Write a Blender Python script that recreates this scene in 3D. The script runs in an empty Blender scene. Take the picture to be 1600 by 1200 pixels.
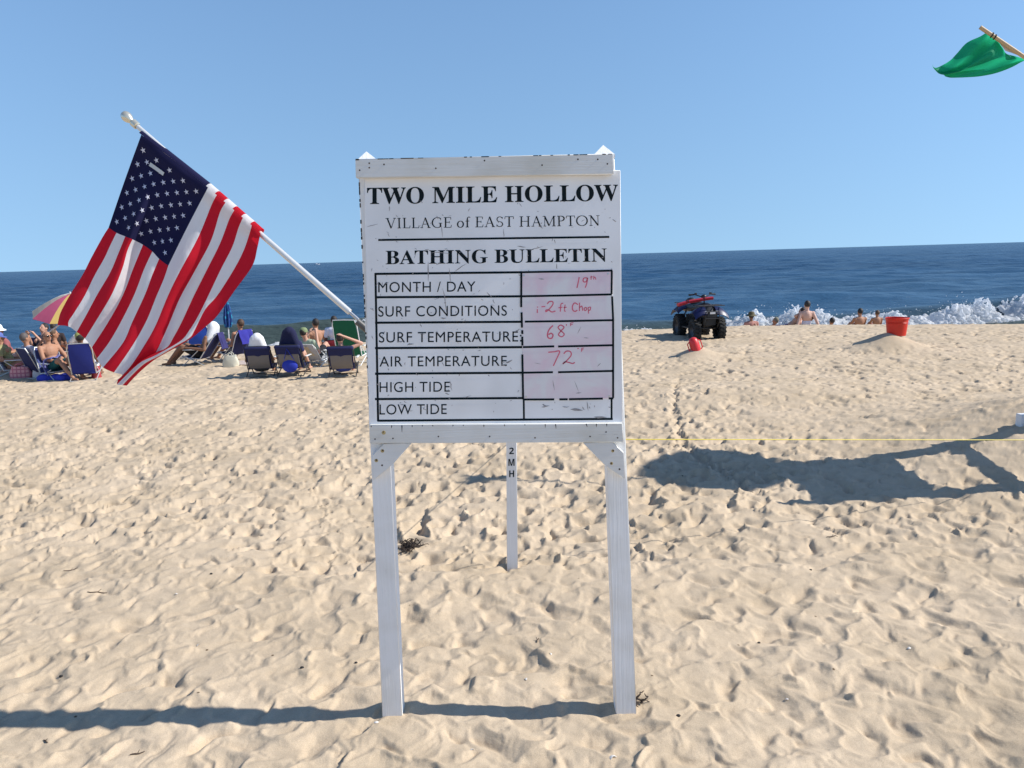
import bpy, bmesh, math, random
import numpy as np
from mathutils import Vector, Matrix

random.seed(7); RNG = np.random.default_rng(11)
R = math.radians
S = bpy.context.scene
COL = S.collection

# ------------------------------------------------------------------ camera
FPX, CAM_H, PITCH, ROLL = 1200.0, 2.1, R(9.39), R(-1.683)
cam_d = bpy.data.cameras.new('camera')
cam_d.sensor_width = 36; cam_d.lens = FPX / 1600 * 36
cam_d.clip_start = .05; cam_d.clip_end = 60000
cam = bpy.data.objects.new('camera', cam_d); COL.objects.link(cam)
CAM_ROT = Matrix.Rotation(math.pi/2 - PITCH, 3, 'X') @ Matrix.Rotation(ROLL, 3, 'Z')
cam.matrix_world = Matrix.Translation((0, 0, CAM_H)) @ CAM_ROT.to_4x4()
S.camera = cam
S.render.resolution_x, S.render.resolution_y = 1024, 768

# ------------------------------------------------------------------ sky and sun
SUN_EL, SUN_AZ = R(40), R(91.3)          # azimuth clockwise from +Y (out to sea)
w = bpy.data.worlds.new('World'); S.world = w; w.use_nodes = True
nt = w.node_tree; nt.nodes.clear()
sky = nt.nodes.new('ShaderNodeTexSky'); sky.sky_type = 'NISHITA'
sky.sun_disc = False; sky.sun_elevation = SUN_EL; sky.sun_rotation = SUN_AZ
sky.air_density = 1.0; sky.dust_density = 0; sky.ozone_density = 6; sky.altitude = 0
bg = nt.nodes.new('ShaderNodeBackground'); bg.inputs['Strength'].default_value = .113
wo = nt.nodes.new('ShaderNodeOutputWorld')
# hazy summer air: the gradient near the horizon is stretched so that it stays an even pale blue
tcw = nt.nodes.new('ShaderNodeTexCoord'); sep = nt.nodes.new('ShaderNodeSeparateXYZ'); com = nt.nodes.new('ShaderNodeCombineXYZ')
def wmath(op, a, b):
    k = nt.nodes.new('ShaderNodeMath'); k.operation = op
    for i, q in enumerate((a, b)):
        if isinstance(q, (int, float)): k.inputs[i].default_value = q
        else: nt.links.new(q, k.inputs[i])
    return k.outputs[0]
nt.links.new(tcw.outputs['Generated'], sep.inputs[0])
z1 = wmath('ADD', wmath('MULTIPLY', wmath('MAXIMUM', sep.outputs['Z'], 0.0), .34), .118)
z2 = wmath('SUBTRACT', wmath('MULTIPLY', sep.outputs['Z'], 1.157), .157)
nt.links.new(sep.outputs['X'], com.inputs['X']); nt.links.new(sep.outputs['Y'], com.inputs['Y']); nt.links.new(wmath('MAXIMUM', z1, z2), com.inputs['Z'])
nrm = nt.nodes.new('ShaderNodeVectorMath'); nrm.operation = 'NORMALIZE'; nt.links.new(com.outputs[0], nrm.inputs[0]); nt.links.new(nrm.outputs[0], sky.inputs['Vector'])
hs = nt.nodes.new('ShaderNodeHueSaturation'); hs.inputs['Saturation'].default_value = 1.0; nt.links.new(sky.outputs[0], hs.inputs['Color'])
nt.links.new(hs.outputs[0], bg.inputs[0]); nt.links.new(bg.outputs[0], wo.inputs[0])
SUN_DIR = Vector((math.cos(SUN_EL)*math.sin(SUN_AZ), math.cos(SUN_EL)*math.cos(SUN_AZ), math.sin(SUN_EL)))
sl = bpy.data.lights.new('sun', 'SUN'); sl.energy = 4.6; sl.angle = R(.5); sl.color = (1, .96, .90)
so = bpy.data.objects.new('sun', sl); COL.objects.link(so)
so.rotation_euler = SUN_DIR.to_track_quat('Z', 'Y').to_euler(); so.location = (20, 0, 20)
S.view_settings.view_transform = 'Standard'; S.view_settings.look = 'None'
S.view_settings.exposure = 0.3; S.view_settings.gamma = 1.0
S.cycles.max_bounces = 8; S.cycles.transparent_max_bounces = 8

# ------------------------------------------------------------------ pixel -> point
def ray(x, y):
    return CAM_ROT @ Vector(((x-800)/FPX, -(y-600)/FPX, -1.0))
def P(x, y, D):
    d = ray(x, y); return Vector((0, 0, CAM_H)) + d*(D/d.y)
def smooth(a, b, x):
    t = np.clip((x-a)/(b-a), 0, 1); return t*t*(3-2*t)
MOUNDS = [(7.75, 15.7, .34, .62, .50), (3.75, 15.3, .22, .42, .36), (6.9, 7.6, .68, 1.9, 1.5), (3.4, 11.2, .10, 2.2, .9)]
SEA = -1.25
def base_h(x, y):
    x = np.asarray(x, float); y = np.asarray(y, float)
    crest = 4.98 + .10*np.sin(x*2.1+.6) + .05*np.sin(x*5.3)
    loc = smooth(-2.2, -1.1, x)*(1-.8*smooth(.3, 1.6, x))
    z = -.085*loc*smooth(crest-.02, crest+.22, y)*(1-smooth(5.3, 9.5, y)) + .035*loc*smooth(4.2, crest, y)*(1-smooth(crest, crest+.2, y))
    for mx, my, mh, sx, sy in MOUNDS:
        r = np.sqrt(((x-mx)/sx)**2 + ((y-my)/sy)**2)
        if mh < .3 or mx > 7:
            z = z + (mh*np.exp(-r**1.6) if mh != .10 else mh*np.exp(-r*r))
        else:
            z = z + mh*np.exp(-r*r*.8)
    yc = np.interp(x, [-60, -11, -5.5, -1, 4, 6.5, 9, 12, 15, 60], [18.0, 18.2, 18.2, 18.9, 19.7, 19.95, 19.7, 18.7, 18.0, 17.5])
    d = np.maximum(0, y-yc)
    drop = .016*d*d
    z = z - np.where(drop > 1.0, 1.0+np.minimum(.9, (drop-1.0)*.35), drop)
    return z
def H(x, y): return float(base_h(x, y))
def G(x, y):
    d = ray(x, y); o = Vector((0, 0, CAM_H)); z = 0.0
    for _ in range(30):
        p = o + d*((z-CAM_H)/d.z); z = .5*z + .5*H(p.x, p.y)
    p = o + d*((z-CAM_H)/d.z); p.z = H(p.x, p.y); return p

# ------------------------------------------------------------------ materials
def nmat(name):
    m = bpy.data.materials.new(name); m.use_nodes = True
    n = m.node_tree; b = n.nodes['Principled BSDF']; return m, n, b
def mat(name, col, rough=.7, metal=0., var=.12, scale=12., bump=0., bscale=None, trans=0., spec=None, stretch=None):
    """procedural colour with a little blotchy variation, optional bump and cloth translucency"""
    m, n, b = nmat(name)
    tc = n.nodes.new('ShaderNodeTexCoord'); src = tc.outputs['Object']
    if stretch:
        mp = n.nodes.new('ShaderNodeMapping'); mp.inputs['Scale'].default_value = stretch
        n.links.new(src, mp.inputs[0]); src = mp.outputs[0]
    no = n.nodes.new('ShaderNodeTexNoise'); no.inputs['Scale'].default_value = scale; no.inputs['Detail'].default_value = 5
    n.links.new(src, no.inputs['Vector'])
    mx = n.nodes.new('ShaderNodeMix'); mx.data_type = 'RGBA'
    mx.inputs[6].default_value = (*[c*(1-var) for c in col], 1); mx.inputs[7].default_value = (*[min(1, c*(1+var)) for c in col], 1)
    n.links.new(no.outputs['Fac'], mx.inputs[0]); n.links.new(mx.outputs[2], b.inputs['Base Color'])
    b.inputs['Roughness'].default_value = rough; b.inputs['Metallic'].default_value = metal
    if spec is not None: b.inputs['Specular IOR Level'].default_value = spec
    if bump:
        n2 = n.nodes.new('ShaderNodeTexNoise'); n2.inputs['Scale'].default_value = bscale or scale*4; n2.inputs['Detail'].default_value = 4
        n.links.new(src, n2.inputs['Vector'])
        bp = n.nodes.new('ShaderNodeBump'); bp.inputs['Strength'].default_value = bump; bp.inputs['Distance'].default_value = .01
        n.links.new(n2.outputs['Fac'], bp.inputs['Height']); n.links.new(bp.outputs[0], b.inputs['Normal'])
    if trans:
        t = n.nodes.new('ShaderNodeBsdfTranslucent'); n.links.new(mx.outputs[2], t.inputs[0])
        ms = n.nodes.new('ShaderNodeMixShader'); ms.inputs[0].default_value = trans
        n.links.new(b.outputs[0], ms.inputs[1]); n.links.new(t.outputs[0], ms.inputs[2])
        n.links.new(ms.outputs[0], n.nodes['Material Output'].inputs[0])
    return m
_mc = {}
def cm(col, rough=.75, **k):
    key = (tuple(col), rough, tuple(sorted(k.items())))
    if key not in _mc: _mc[key] = mat('finish', col, rough, **k)
    return _mc[key]

# ------------------------------------------------------------------ mesh builder
class MB:
    def __init__(s): s.v = []; s.f = []; s.m = []; s.cur = 0
    def add(s, vs, fs):
        o = len(s.v); s.v += [tuple(v) for v in vs]
        for f in fs: s.f.append(tuple(i+o for i in f)); s.m.append(s.cur)
        return s
    def hexa(s, a, b):
        """a, b: two quads (4 points each), same order"""
        return s.add(list(a)+list(b), [(3, 2, 1, 0), (4, 5, 6, 7), (0, 1, 5, 4), (1, 2, 6, 5), (2, 3, 7, 6), (3, 0, 4, 7)])
    def box(s, c, d, M=None):
        x, y, z = [k/2 for k in d]; c = Vector(c)
        q = [(-x, -y), (x, -y), (x, y), (-x, y)]
        lo = [Vector((a, b, -z)) for a, b in q]; hi = [Vector((a, b, z)) for a, b in q]
        if M is not None: lo = [M @ v for v in lo]; hi = [M @ v for v in hi]
        return s.hexa([c+v for v in lo], [c+v for v in hi])
    def beam(s, a, b, wx, wy, up=(0, 0, 1)):
        a, b = Vector(a), Vector(b); d = (b-a).normalized(); u = Vector(up)
        if abs(d.dot(u)) > .95: u = Vector((0, 1, 0))
        x = d.cross(u).normalized()*wx/2; y = x.cross(d).normalized()*wy/2
        q = [-x-y, x-y, x+y, -x+y]
        return s.hexa([a+v for v in q], [b+v for v in q])
    def tube(s, pts, r, n=8, cap=True):
        pts = [Vector(p) for p in pts]; k = len(pts)
        rr = [r]*k if not isinstance(r, (list, tuple)) else list(r)
        vs = []; prev = None
        for i, p in enumerate(pts):
            d = (pts[min(i+1, k-1)]-pts[max(i-1, 0)])
            d = d.normalized() if d.length > 1e-9 else Vector((0, 0, 1))
            if prev is None:
                prev = d.orthogonal().normalized()
            x = (prev - d*prev.dot(d)); x = x.normalized() if x.length > 1e-6 else d.orthogonal().normalized(); prev = x
            y = d.cross(x)
            vs += [p + (x*math.cos(2*math.pi*j/n) + y*math.sin(2*math.pi*j/n))*rr[i] for j in range(n)]
        fs = [(i*n+j, i*n+(j+1) % n, (i+1)*n+(j+1) % n, (i+1)*n+j) for i in range(k-1) for j in range(n)]
        if cap: fs += [tuple(reversed(range(n))), tuple(range((k-1)*n, k*n))]
        return s.add(vs, fs)
    def capsule(s, a, b, ra, rb, n=12):
        a, b = Vector(a), Vector(b); d = b-a
        L = d.length; d = d/L if L > 1e-6 else Vector((0, 0, 1))
        pts, rr = [], []
        for q in (-.97, -.8, -.45): pts.append(a+d*ra*q); rr.append(ra*math.sqrt(1-q*q))
        pts += [a, b]; rr += [ra, rb]
        for q in (.45, .8, .97): pts.append(b+d*rb*q); rr.append(rb*math.sqrt(1-q*q))
        return s.tube(pts, rr, n)
    def ellip(s, c, r, M=None, n=14, k=9):
        c = Vector(c); vs = []
        for i in range(k+1):
            th = math.pi*(i+.02)/(k+.04)
            for j in range(n):
                v = Vector((r[0]*math.sin(th)*math.cos(2*math.pi*j/n), r[1]*math.sin(th)*math.sin(2*math.pi*j/n), r[2]*math.cos(th)))
                if M is not None: v = M @ v
                vs.append(c+v)
        fs = [(i*n+j, (i+1)*n+j, (i+1)*n+(j+1) % n, i*n+(j+1) % n) for i in range(k) for j in range(n)]
        fs += [tuple(range(n)), tuple(reversed(range(k*n, k*n+n)))]
        return s.add(vs, fs)
    def lathe(s, prof, c=(0, 0, 0), n=24, M=None, closed=False):
        c = Vector(c); vs = []; k = len(prof)
        for r, z in prof:
            for j in range(n):
                v = Vector((r*math.cos(2*math.pi*j/n), r*math.sin(2*math.pi*j/n), z))
                vs.append(c + (M @ v if M is not None else v))
        e = k if closed else k-1
        fs = [(i*n+j, i*n+(j+1) % n, ((i+1) % k)*n+(j+1) % n, ((i+1) % k)*n+j) for i in range(e) for j in range(n)]
        return s.add(vs, fs)
    def prism(s, poly, off):
        """poly: list of 3-D points (planar), extruded by the vector off"""
        o = Vector(off); n = len(poly); a = [Vector(p) for p in poly]
        return s.add(a+[p+o for p in a], [tuple(reversed(range(n))), tuple(range(n, 2*n))]+[(i, (i+1) % n, (i+1) % n+n, i+n) for i in range(n)])
    def sheet(s, grid, th):
        """grid[i][j] of points -> a solid sheet of thickness th"""
        ni, nj = len(grid), len(grid[0]); g = [[Vector(p) for p in row] for row in grid]
        top, bot = [], []
        for i in range(ni):
            for j in range(nj):
                du = g[min(i+1, ni-1)][j]-g[max(i-1, 0)][j]; dv = g[i][min(j+1, nj-1)]-g[i][max(j-1, 0)]
                nn = du.cross(dv); nn = nn.normalized() if nn.length > 1e-12 else Vector((0, 0, 1))
                top.append(g[i][j]+nn*th/2); bot.append(g[i][j]-nn*th/2)
        N = ni*nj; ix = lambda i, j: i*nj+j
        fs = []
        for i in range(ni-1):
            for j in range(nj-1):
                q = (ix(i, j), ix(i+1, j), ix(i+1, j+1), ix(i, j+1)); fs += [q, tuple(k+N for k in reversed(q))]
        bd = [ix(0, j) for j in range(nj)]+[ix(i, nj-1) for i in range(1, ni)]+[ix(ni-1, j) for j in range(nj-2, -1, -1)]+[ix(i, 0) for i in range(ni-2, 0, -1)]
        fs += [(bd[k], bd[(k+1) % len(bd)], bd[(k+1) % len(bd)]+N, bd[k]+N) for k in range(len(bd))]
        return s.add(top+bot, fs)
    def mesh(s, name, mats, sm=True):
        me = bpy.data.meshes.new(name); me.from_pydata(s.v, [], s.f); 
        for m in (mats if isinstance(mats, (list, tuple)) else [mats]): me.materials.append(m)
        me.polygons.foreach_set('material_index', s.m)
        bm = bmesh.new(); bm.from_mesh(me); bmesh.ops.recalc_face_normals(bm, faces=bm.faces); bm.to_mesh(me); bm.free()
        if sm:
            me.polygons.foreach_set('use_smooth', [True]*len(me.polygons))
            if sm != 'all': me.set_sharp_from_angle(angle=R(40))
        me.update(); return me
    def build(s, name, mats, parent=None, sm=True, bevel=0.):
        me = s.mesh(name, mats, sm)
        if bevel:
            bm = bmesh.new(); bm.from_mesh(me)
            bmesh.ops.bevel(bm, geom=[e for e in bm.edges if len(e.link_faces) == 2 and e.calc_face_angle() > R(35)], offset=bevel, segments=2, affect='EDGES', clamp_overlap=True)
            bm.to_mesh(me); bm.free(); me.update()
        o = bpy.data.objects.new(name, me); COL.objects.link(o)
        if parent is not None: o.parent = parent
        return o
def link(name, me, parent=None):
    o = bpy.data.objects.new(name, me); COL.objects.link(o)
    if parent is not None: o.parent = parent
    return o
def tag(o, label, cat, group=None):
    o['label'] = label; o['category'] = cat
    if group: o['group'] = group
    return o
def thing(name, label, cat, loc=(0, 0, 0), rz=0., group=None):
    o = bpy.data.objects.new(name, None); COL.objects.link(o)
    o.empty_display_size = .1
    o.location = loc; o.rotation_euler = (0, 0, R(rz)); return tag(o, label, cat, group)
def structure(o): o['kind'] = 'structure'; return o
def copy_tree(o, parent=None):
    c = o.copy(); COL.objects.link(c)
    if parent is not None: c.parent = parent
    for ch in list(o.children): copy_tree(ch, c)
    return c
def spline(pts, n):
    """Catmull-Rom resample of a list of tuples"""
    a = np.array(pts, float); k = len(a); out = []
    for q in np.linspace(0, k-1, n):
        i = min(int(q), k-2); t = q-i
        p0, p1, p2, p3 = a[max(i-1, 0)], a[i], a[i+1], a[min(i+2, k-1)]
        out.append(.5*((2*p1)+(p2-p0)*t+(2*p0-5*p1+4*p2-p3)*t*t+(3*p1-p0-3*p2+p3)*t**3))
    return np.array(out)

# ================================================================== SETTING: sand
def grf(ny, nx, cell, lmin, lmax, slope=1.5, seed=0, aniso=1.0):
    """smooth random field with wavelengths lmin..lmax (metres), unit deviation"""
    g = np.random.default_rng(seed); f = np.fft.rfft2(g.standard_normal((ny, nx)))
    ky = np.fft.fftfreq(ny, cell)[:, None]; kx = np.fft.rfftfreq(nx, cell)[None, :]
    k = np.sqrt((kx*aniso)**2+ky**2)+1e-9
    a = k**-slope*np.exp(-(k*lmin)**4)*(1-np.exp(-(k*lmax)**4)); a[0, 0] = 0
    r = np.fft.irfft2(f*a, (ny, nx)); return r/r.std()
def carve(A, cell, x0, y0, cx, cy, ra, rb, th, depth, rim, sharp, g):
    """one footprint: a hollow with a raised, pushed-up edge"""
    m = max(ra, rb)*1.75; ny, nx = A.shape
    i0, i1 = int((cy-m-y0)/cell), int((cy+m-y0)/cell)+1; j0, j1 = int((cx-m-x0)/cell), int((cx+m-x0)/cell)+1
    if i0 < 0 or j0 < 0 or i1 > ny or j1 > nx: return
    yy = (np.arange(i0, i1)*cell+y0-cy)[:, None]; xx = (np.arange(j0, j1)*cell+x0-cx)[None, :]
    c, s = math.cos(th), math.sin(th)
    u = (xx*c+yy*s)/ra; v = (-xx*s+yy*c)/rb
    ph = np.arctan2(v, u); rr = np.sqrt(u*u+v*v)*(1+.15*np.sin(2*ph+g[0])+.14*np.sin(3*ph+g[1])+.08*np.sin(5*ph+g[2]))
    sub = A[i0:i1, j0:j1]; hc = float(sub.mean())
    sub += rim*np.exp(-((rr-1.18)/.26)**2)*(1+.7*np.cos(ph-g[3]))
    wl = sharp*(.62+.62*(1-xx/(np.sqrt(xx*xx+yy*yy)+1e-6))); bowl = hc - depth*np.clip((1-rr)/wl, -.3, 1)
    inside = rr < 1.2
    sub[inside] = np.minimum(sub, bowl)[inside]
def sample(A, cell, x0, y0, X, Y):
    ny, nx = A.shape
    fx = np.clip((X-x0)/cell, 0, nx-1.001); fy = np.clip((Y-y0)/cell, 0, ny-1.001)
    j = fx.astype(int); i = fy.astype(int); a = fx-j; b = fy-i
    return (A[i, j]*(1-a)+A[i, j+1]*a)*(1-b)+(A[i+1, j]*(1-a)+A[i+1, j+1]*a)*b
def blur(A, k=1):
    for _ in range(k):
        A = (A+np.roll(A, 1, 0)+np.roll(A, -1, 0))/3; A = (A+np.roll(A, 1, 1)+np.roll(A, -1, 1))/3
    return A
# near sand: soft, wind-smoothed hollows
CN = .01; XN, YN, nN = -7.0, .8, (1150, 1400)
AN = grf(*nN, CN, .30, 1.7, 1.5, 3, 1.3)*.007
for k in range(4400):
    g = RNG.random(5)*6.28
    y = .9+RNG.random()*9.5; x = (RNG.random()*2-1)*min(6.7, y*1.1+.6)
    r = .036+.115*RNG.random()**1.8; el = 1.2+1.0*RNG.random()
    carve(AN, CN, XN, YN, x, y, r*el, r, RNG.normal(.75 if x < -.7 else .05, .45), r*(.16+.24*RNG.random()), r*.04, .85+.45*RNG.random(), g)
AN = blur(AN, 1)
AN += grf(*nN, CN, .04, .22, 1.2, 5)*.0019
# beyond the low crest: dense, fresher footprints
CF = .016; XF, YF, nF = -24.0, 4.0, (1260, 3000)
AF = grf(*nF, CF, .26, 1.8, 1.4, 4, 1.0)*.008
for k in range(19000):
    g = RNG.random(5)*6.28
    y = 4.2+19.5*RNG.random(); x = (RNG.random()*2-1)*min(23, y*.95+1)
    r = .034+.062*RNG.random()**1.8; el = 1.15+1.1*RNG.random()
    if math.hypot(x-7.75, y-15.7) < .55 or math.hypot(x-3.75, y-15.3) < .32: continue
    carve(AF, CF, XF, YF, x, y, r*el, r, RNG.normal(.9, .8), r*(.22+.55*RNG.random()**1.3), r*.08, .75+.35*RNG.random(), g)
# a dragged trail that winds away from the sign on the right
tr = spline([tuple(G(a, b)[:2]) for a, b in ((1180, 770), (1130, 738), (1085, 712), (1066, 690), (1058, 660), (1052, 628), (1058, 600))], 150)
for x, y in tr:
    carve(AF, CF, XF, YF, x+RNG.normal(0, .012), y, .07, .045, RNG.random()*3, .035, .012, .6, RNG.random(5)*6.28)
AF += grf(*nF, CF, .06, .3, 1.2, 6)*.0022

W1 = grf(820, 1740, .03, .10, .5, 1.0, 31); W2 = grf(820, 1740, .03, .10, .5, 1.0, 32)
def sand_h(X, Y):
    k = smooth(-2.4, -1.2, X)*(1-smooth(.6, 1.8, X)); t = k*smooth(4.75, 5.25, Y + .10*np.sin(X*2.1+.6))+(1-k)*smooth(4.25, 6.4, Y)
    wx = sample(W1, .03, -26, .5, X, Y)*.022; wy = sample(W2, .03, -26, .5, X, Y)*.022
    n = sample(AN, CN, XN, YN, X+wx*1.3, Y+wy*1.3)*.96; f = sample(AF, CF, XF, YF, X+wx, Y+wy)*(1.05+.2*(1-smooth(7, 11, Y)))
    calm = np.ones_like(X)
    for mx, my, mh, sx, sy in MOUNDS[:2]:
        calm *= 1-.85*np.exp(-(((X-mx)/sx)**2+((Y-my)/sy)**2)**2*.6)
    right = smooth(2.4, 4.4, X)*smooth(5.6, 7.0, Y)*(1-smooth(9.2, 11, Y))      # the stand's mound is as soft as the near sand
    t = t*(1-.75*right)
    fade = 1-smooth(24, 30, Y)
    return base_h(X, Y) + ((1-t)*n + t*f*calm*.92)*fade
ud = np.linspace(-1.02, 1.02, 1340)
ue = 1.02+np.cumsum(np.geomspace(.004, 6, 34))
U = np.concatenate([-ue[::-1], ud, ue])
ys = [1.55]
while ys[-1] < 24.5: ys.append(ys[-1]+min(.040, max(.0062, ys[-1]**2/1500)))
while ys[-1] < 46: ys.append(ys[-1]+.35)
lo = [-30., -18, -10, -6, -3.5, -2, -1, -.4, 0, .3, .55, .75, .95, 1.1, 1.2, 1.3, 1.4, 1.48]
YR = np.array(lo+ys)
XX = U[None, :]*np.maximum(YR+.35, 1.6)[:, None]; YY = np.repeat(YR[:, None], len(U), 1)
def grid_mesh(name, X, Y, Z, m):
    ny, nx = X.shape; me = bpy.data.meshes.new(name); n = ny*nx
    me.vertices.add(n); co = np.stack([X, Y, Z], -1).reshape(-1).astype(np.float32); me.vertices.foreach_set('co', co)
    i = np.arange(ny-1)[:, None]*nx+np.arange(nx-1)[None, :]
    q = np.stack([i, i+1, i+nx+1, i+nx], -1).reshape(-1).astype(np.int32); nf = (ny-1)*(nx-1)
    me.loops.add(nf*4); me.loops.foreach_set('vertex_index', q)
    me.polygons.add(nf); me.polygons.foreach_set('loop_start', np.arange(nf, dtype=np.int32)*4)
    me.polygons.foreach_set('use_smooth', np.ones(nf, bool)); me.materials.append(m); me.update(calc_edges=True); return me
def sand_material():
    m, n, b = nmat('dry_sand'); L = n.links.new
    geo = n.nodes.new('ShaderNodeNewGeometry')
    def noise(sc, det=4, rough=.5):
        k = n.nodes.new('ShaderNodeTexNoise'); k.inputs['Scale'].default_value = sc; k.inputs['Detail'].default_value = det
        k.inputs['Roughness'].default_value = rough; L(geo.outputs['Position'], k.inputs['Vector']); return k
    a = noise(1.1, 5); c = noise(260, 2, .7); d = noise(9, 5, .6)
    cr = n.nodes.new('ShaderNodeValToRGB')
    cr.color_ramp.elements[0].position = .3; cr.color_ramp.elements[0].color = (.55, .435, .298, 1)
    cr.color_ramp.elements[1].position = .7; cr.color_ramp.elements[1].color = (.655, .525, .374, 1)
    L(a.outputs['Fac'], cr.inputs[0])
    m1 = n.nodes.new('ShaderNodeMix'); m1.data_type = 'RGBA'; m1.blend_type = 'MULTIPLY'; m1.inputs[0].default_value = .5
    r2 = n.nodes.new('ShaderNodeValToRGB'); r2.color_ramp.elements[0].position = .28; r2.color_ramp.elements[0].color = (.50, .47, .45, 1)
    r2.color_ramp.elements[1].position = .62; r2.color_ramp.elements[1].color = (1, 1, 1, 1); L(c.outputs['Fac'], r2.inputs[0])
    L(cr.outputs[0], m1.inputs[6]); L(r2.outputs[0], m1.inputs[7])
    m2 = n.nodes.new('ShaderNodeMix'); m2.data_type = 'RGBA'; m2.blend_type = 'MULTIPLY'; m2.inputs[0].default_value = .35
    r3 = n.nodes.new('ShaderNodeValToRGB'); r3.color_ramp.elements[0].position = .3; r3.color_ramp.elements[0].color = (.72, .70, .68, 1)
    r3.color_ramp.elements[1].position = .6; r3.color_ramp.elements[1].color = (1, 1, 1, 1); L(d.outputs['Fac'], r3.inputs[0])
    L(m1.outputs[2], m2.inputs[6]); L(r3.outputs[0], m2.inputs[7])
    # scattered dark flecks of weed and grit
    fl = n.nodes.new('ShaderNodeTexVoronoi'); fl.inputs['Scale'].default_value = 7.5; L(geo.outputs['Position'], fl.inputs['Vector'])
    fr = n.nodes.new('ShaderNodeValToRGB'); fr.color_ramp.elements[0].position = .035; fr.color_ramp.elements[0].color = (.22, .18, .15, 1)
    fr.color_ramp.elements[1].position = .07; fr.color_ramp.elements[1].color = (1, 1, 1, 1); L(fl.outputs['Distance'], fr.inputs[0])
    pk = n.nodes.new('ShaderNodeSeparateColor'); L(fl.outputs['Color'], pk.inputs[0])
    gt = n.nodes.new('ShaderNodeMath'); gt.operation = 'GREATER_THAN'; gt.inputs[1].default_value = .80; L(pk.outputs[0], gt.inputs[0])
    m4 = n.nodes.new('ShaderNodeMix'); m4.data_type = 'RGBA'; m4.blend_type = 'MULTIPLY'; L(gt.outputs[0], m4.inputs[0]); L(m2.outputs[2], m4.inputs[6]); L(fr.outputs[0], m4.inputs[7]); m2 = m4
    # wet sand by the water is darker
    sx = n.nodes.new('ShaderNodeSeparateXYZ'); L(geo.outputs['Position'], sx.inputs[0])
    wet = n.nodes.new('ShaderNodeMapRange'); wet.inputs[1].default_value = -.55; wet.inputs[2].default_value = -1.0; L(sx.outputs['Z'], wet.inputs[0])
    m3 = n.nodes.new('ShaderNodeMix'); m3.data_type = 'RGBA'; m3.inputs[7].default_value = (.19, .145, .10, 1)
    L(wet.outputs[0], m3.inputs[0]); L(m2.outputs[2], m3.inputs[6]); L(m3.outputs[2], b.inputs['Base Color'])
    b.inputs['Roughness'].default_value = .95; b.inputs['Specular IOR Level'].default_value = .15
    e = noise(55, 6, .65)
    bp = n.nodes.new('ShaderNodeBump'); bp.inputs['Strength'].default_value = .55; bp.inputs['Distance'].default_value = .006
    L(e.outputs['Fac'], bp.inputs['Height']); L(bp.outputs[0], b.inputs['Normal'])
    return m
ZZ = sand_h(XX, YY)
ZZ[:18] = base_h(XX[:18], YY[:18])
structure(link('sand', grid_mesh('sand', XX, YY, ZZ, sand_material())))
def ground(p, y=None):
    x, yy = (p[0], p[1]) if y is None else (p, y)
    return float(sand_h(np.array([float(x)]), np.array([float(yy)]))[0])
def GS(px, py):
    """ground point of a pixel on the finished sand"""
    p = G(px, py); return Vector((p.x, p.y, ground(p.x, p.y)))

# ================================================================== SETTING: sea
def sea_h(X, Y):
    z = np.full_like(X, SEA)
    g = np.random.default_rng(5); near = np.exp(-np.maximum(Y-30, 0)/900)
    for k in range(26):
        L = 1.3*1.21**k if k < 15 else 1.6*1.18**(k-12); th = g.normal(0, .5); ph = g.random()*6.28
        amp = .0078*min(L, 14)**.92
        kx, ky = math.sin(th)*6.283/L, math.cos(th)*6.283/L
        vis = np.clip(1.6-Y/(L*130), 0, 1)
        s = np.sin(kx*X+ky*Y+ph+.6*np.sin(X*.11+ph))
        z += amp*(np.abs(s)**1.0*np.sign(s)*.6+.4*(1-2*np.abs(np.sin((kx*X+ky*Y+ph)/2))))*near*vis
    # the shore-break swell
    yc = 35.0+.6*np.sin(X*.09)+.06*X
    hgt = 1.02*smooth(-19, -12, X)*(1-.62*smooth(-4, 4, X))*(1+.10*np.sin(X*.7))
    hgt = hgt + .55*np.exp(-((X-27)/3.2)**2)
    d = Y-yc
    z += hgt*np.where(d < 0, np.exp(-(d/.85)**2), np.exp(-(d/3.4)**2))
    yc2 = 52+.05*X
    z += .26*np.exp(-((Y-yc2)/2.6)**2)*(.6+.4*np.sin(X*.13))
    return z
us = np.linspace(-1.5, 1.5, 620); uo = 1.5+np.cumsum(np.geomspace(.01, 3, 14)); us = np.concatenate([-uo[::-1], us, uo])
yv = [23.]
while yv[-1] < 26000: yv.append(yv[-1]+max(.16, (yv[-1]-20)*.010))
yv = np.array(yv); XS = us[None, :]*yv[:, None]; YS = np.repeat(yv[:, None], len(us), 1)
ZS = sea_h(XS, YS)
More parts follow.
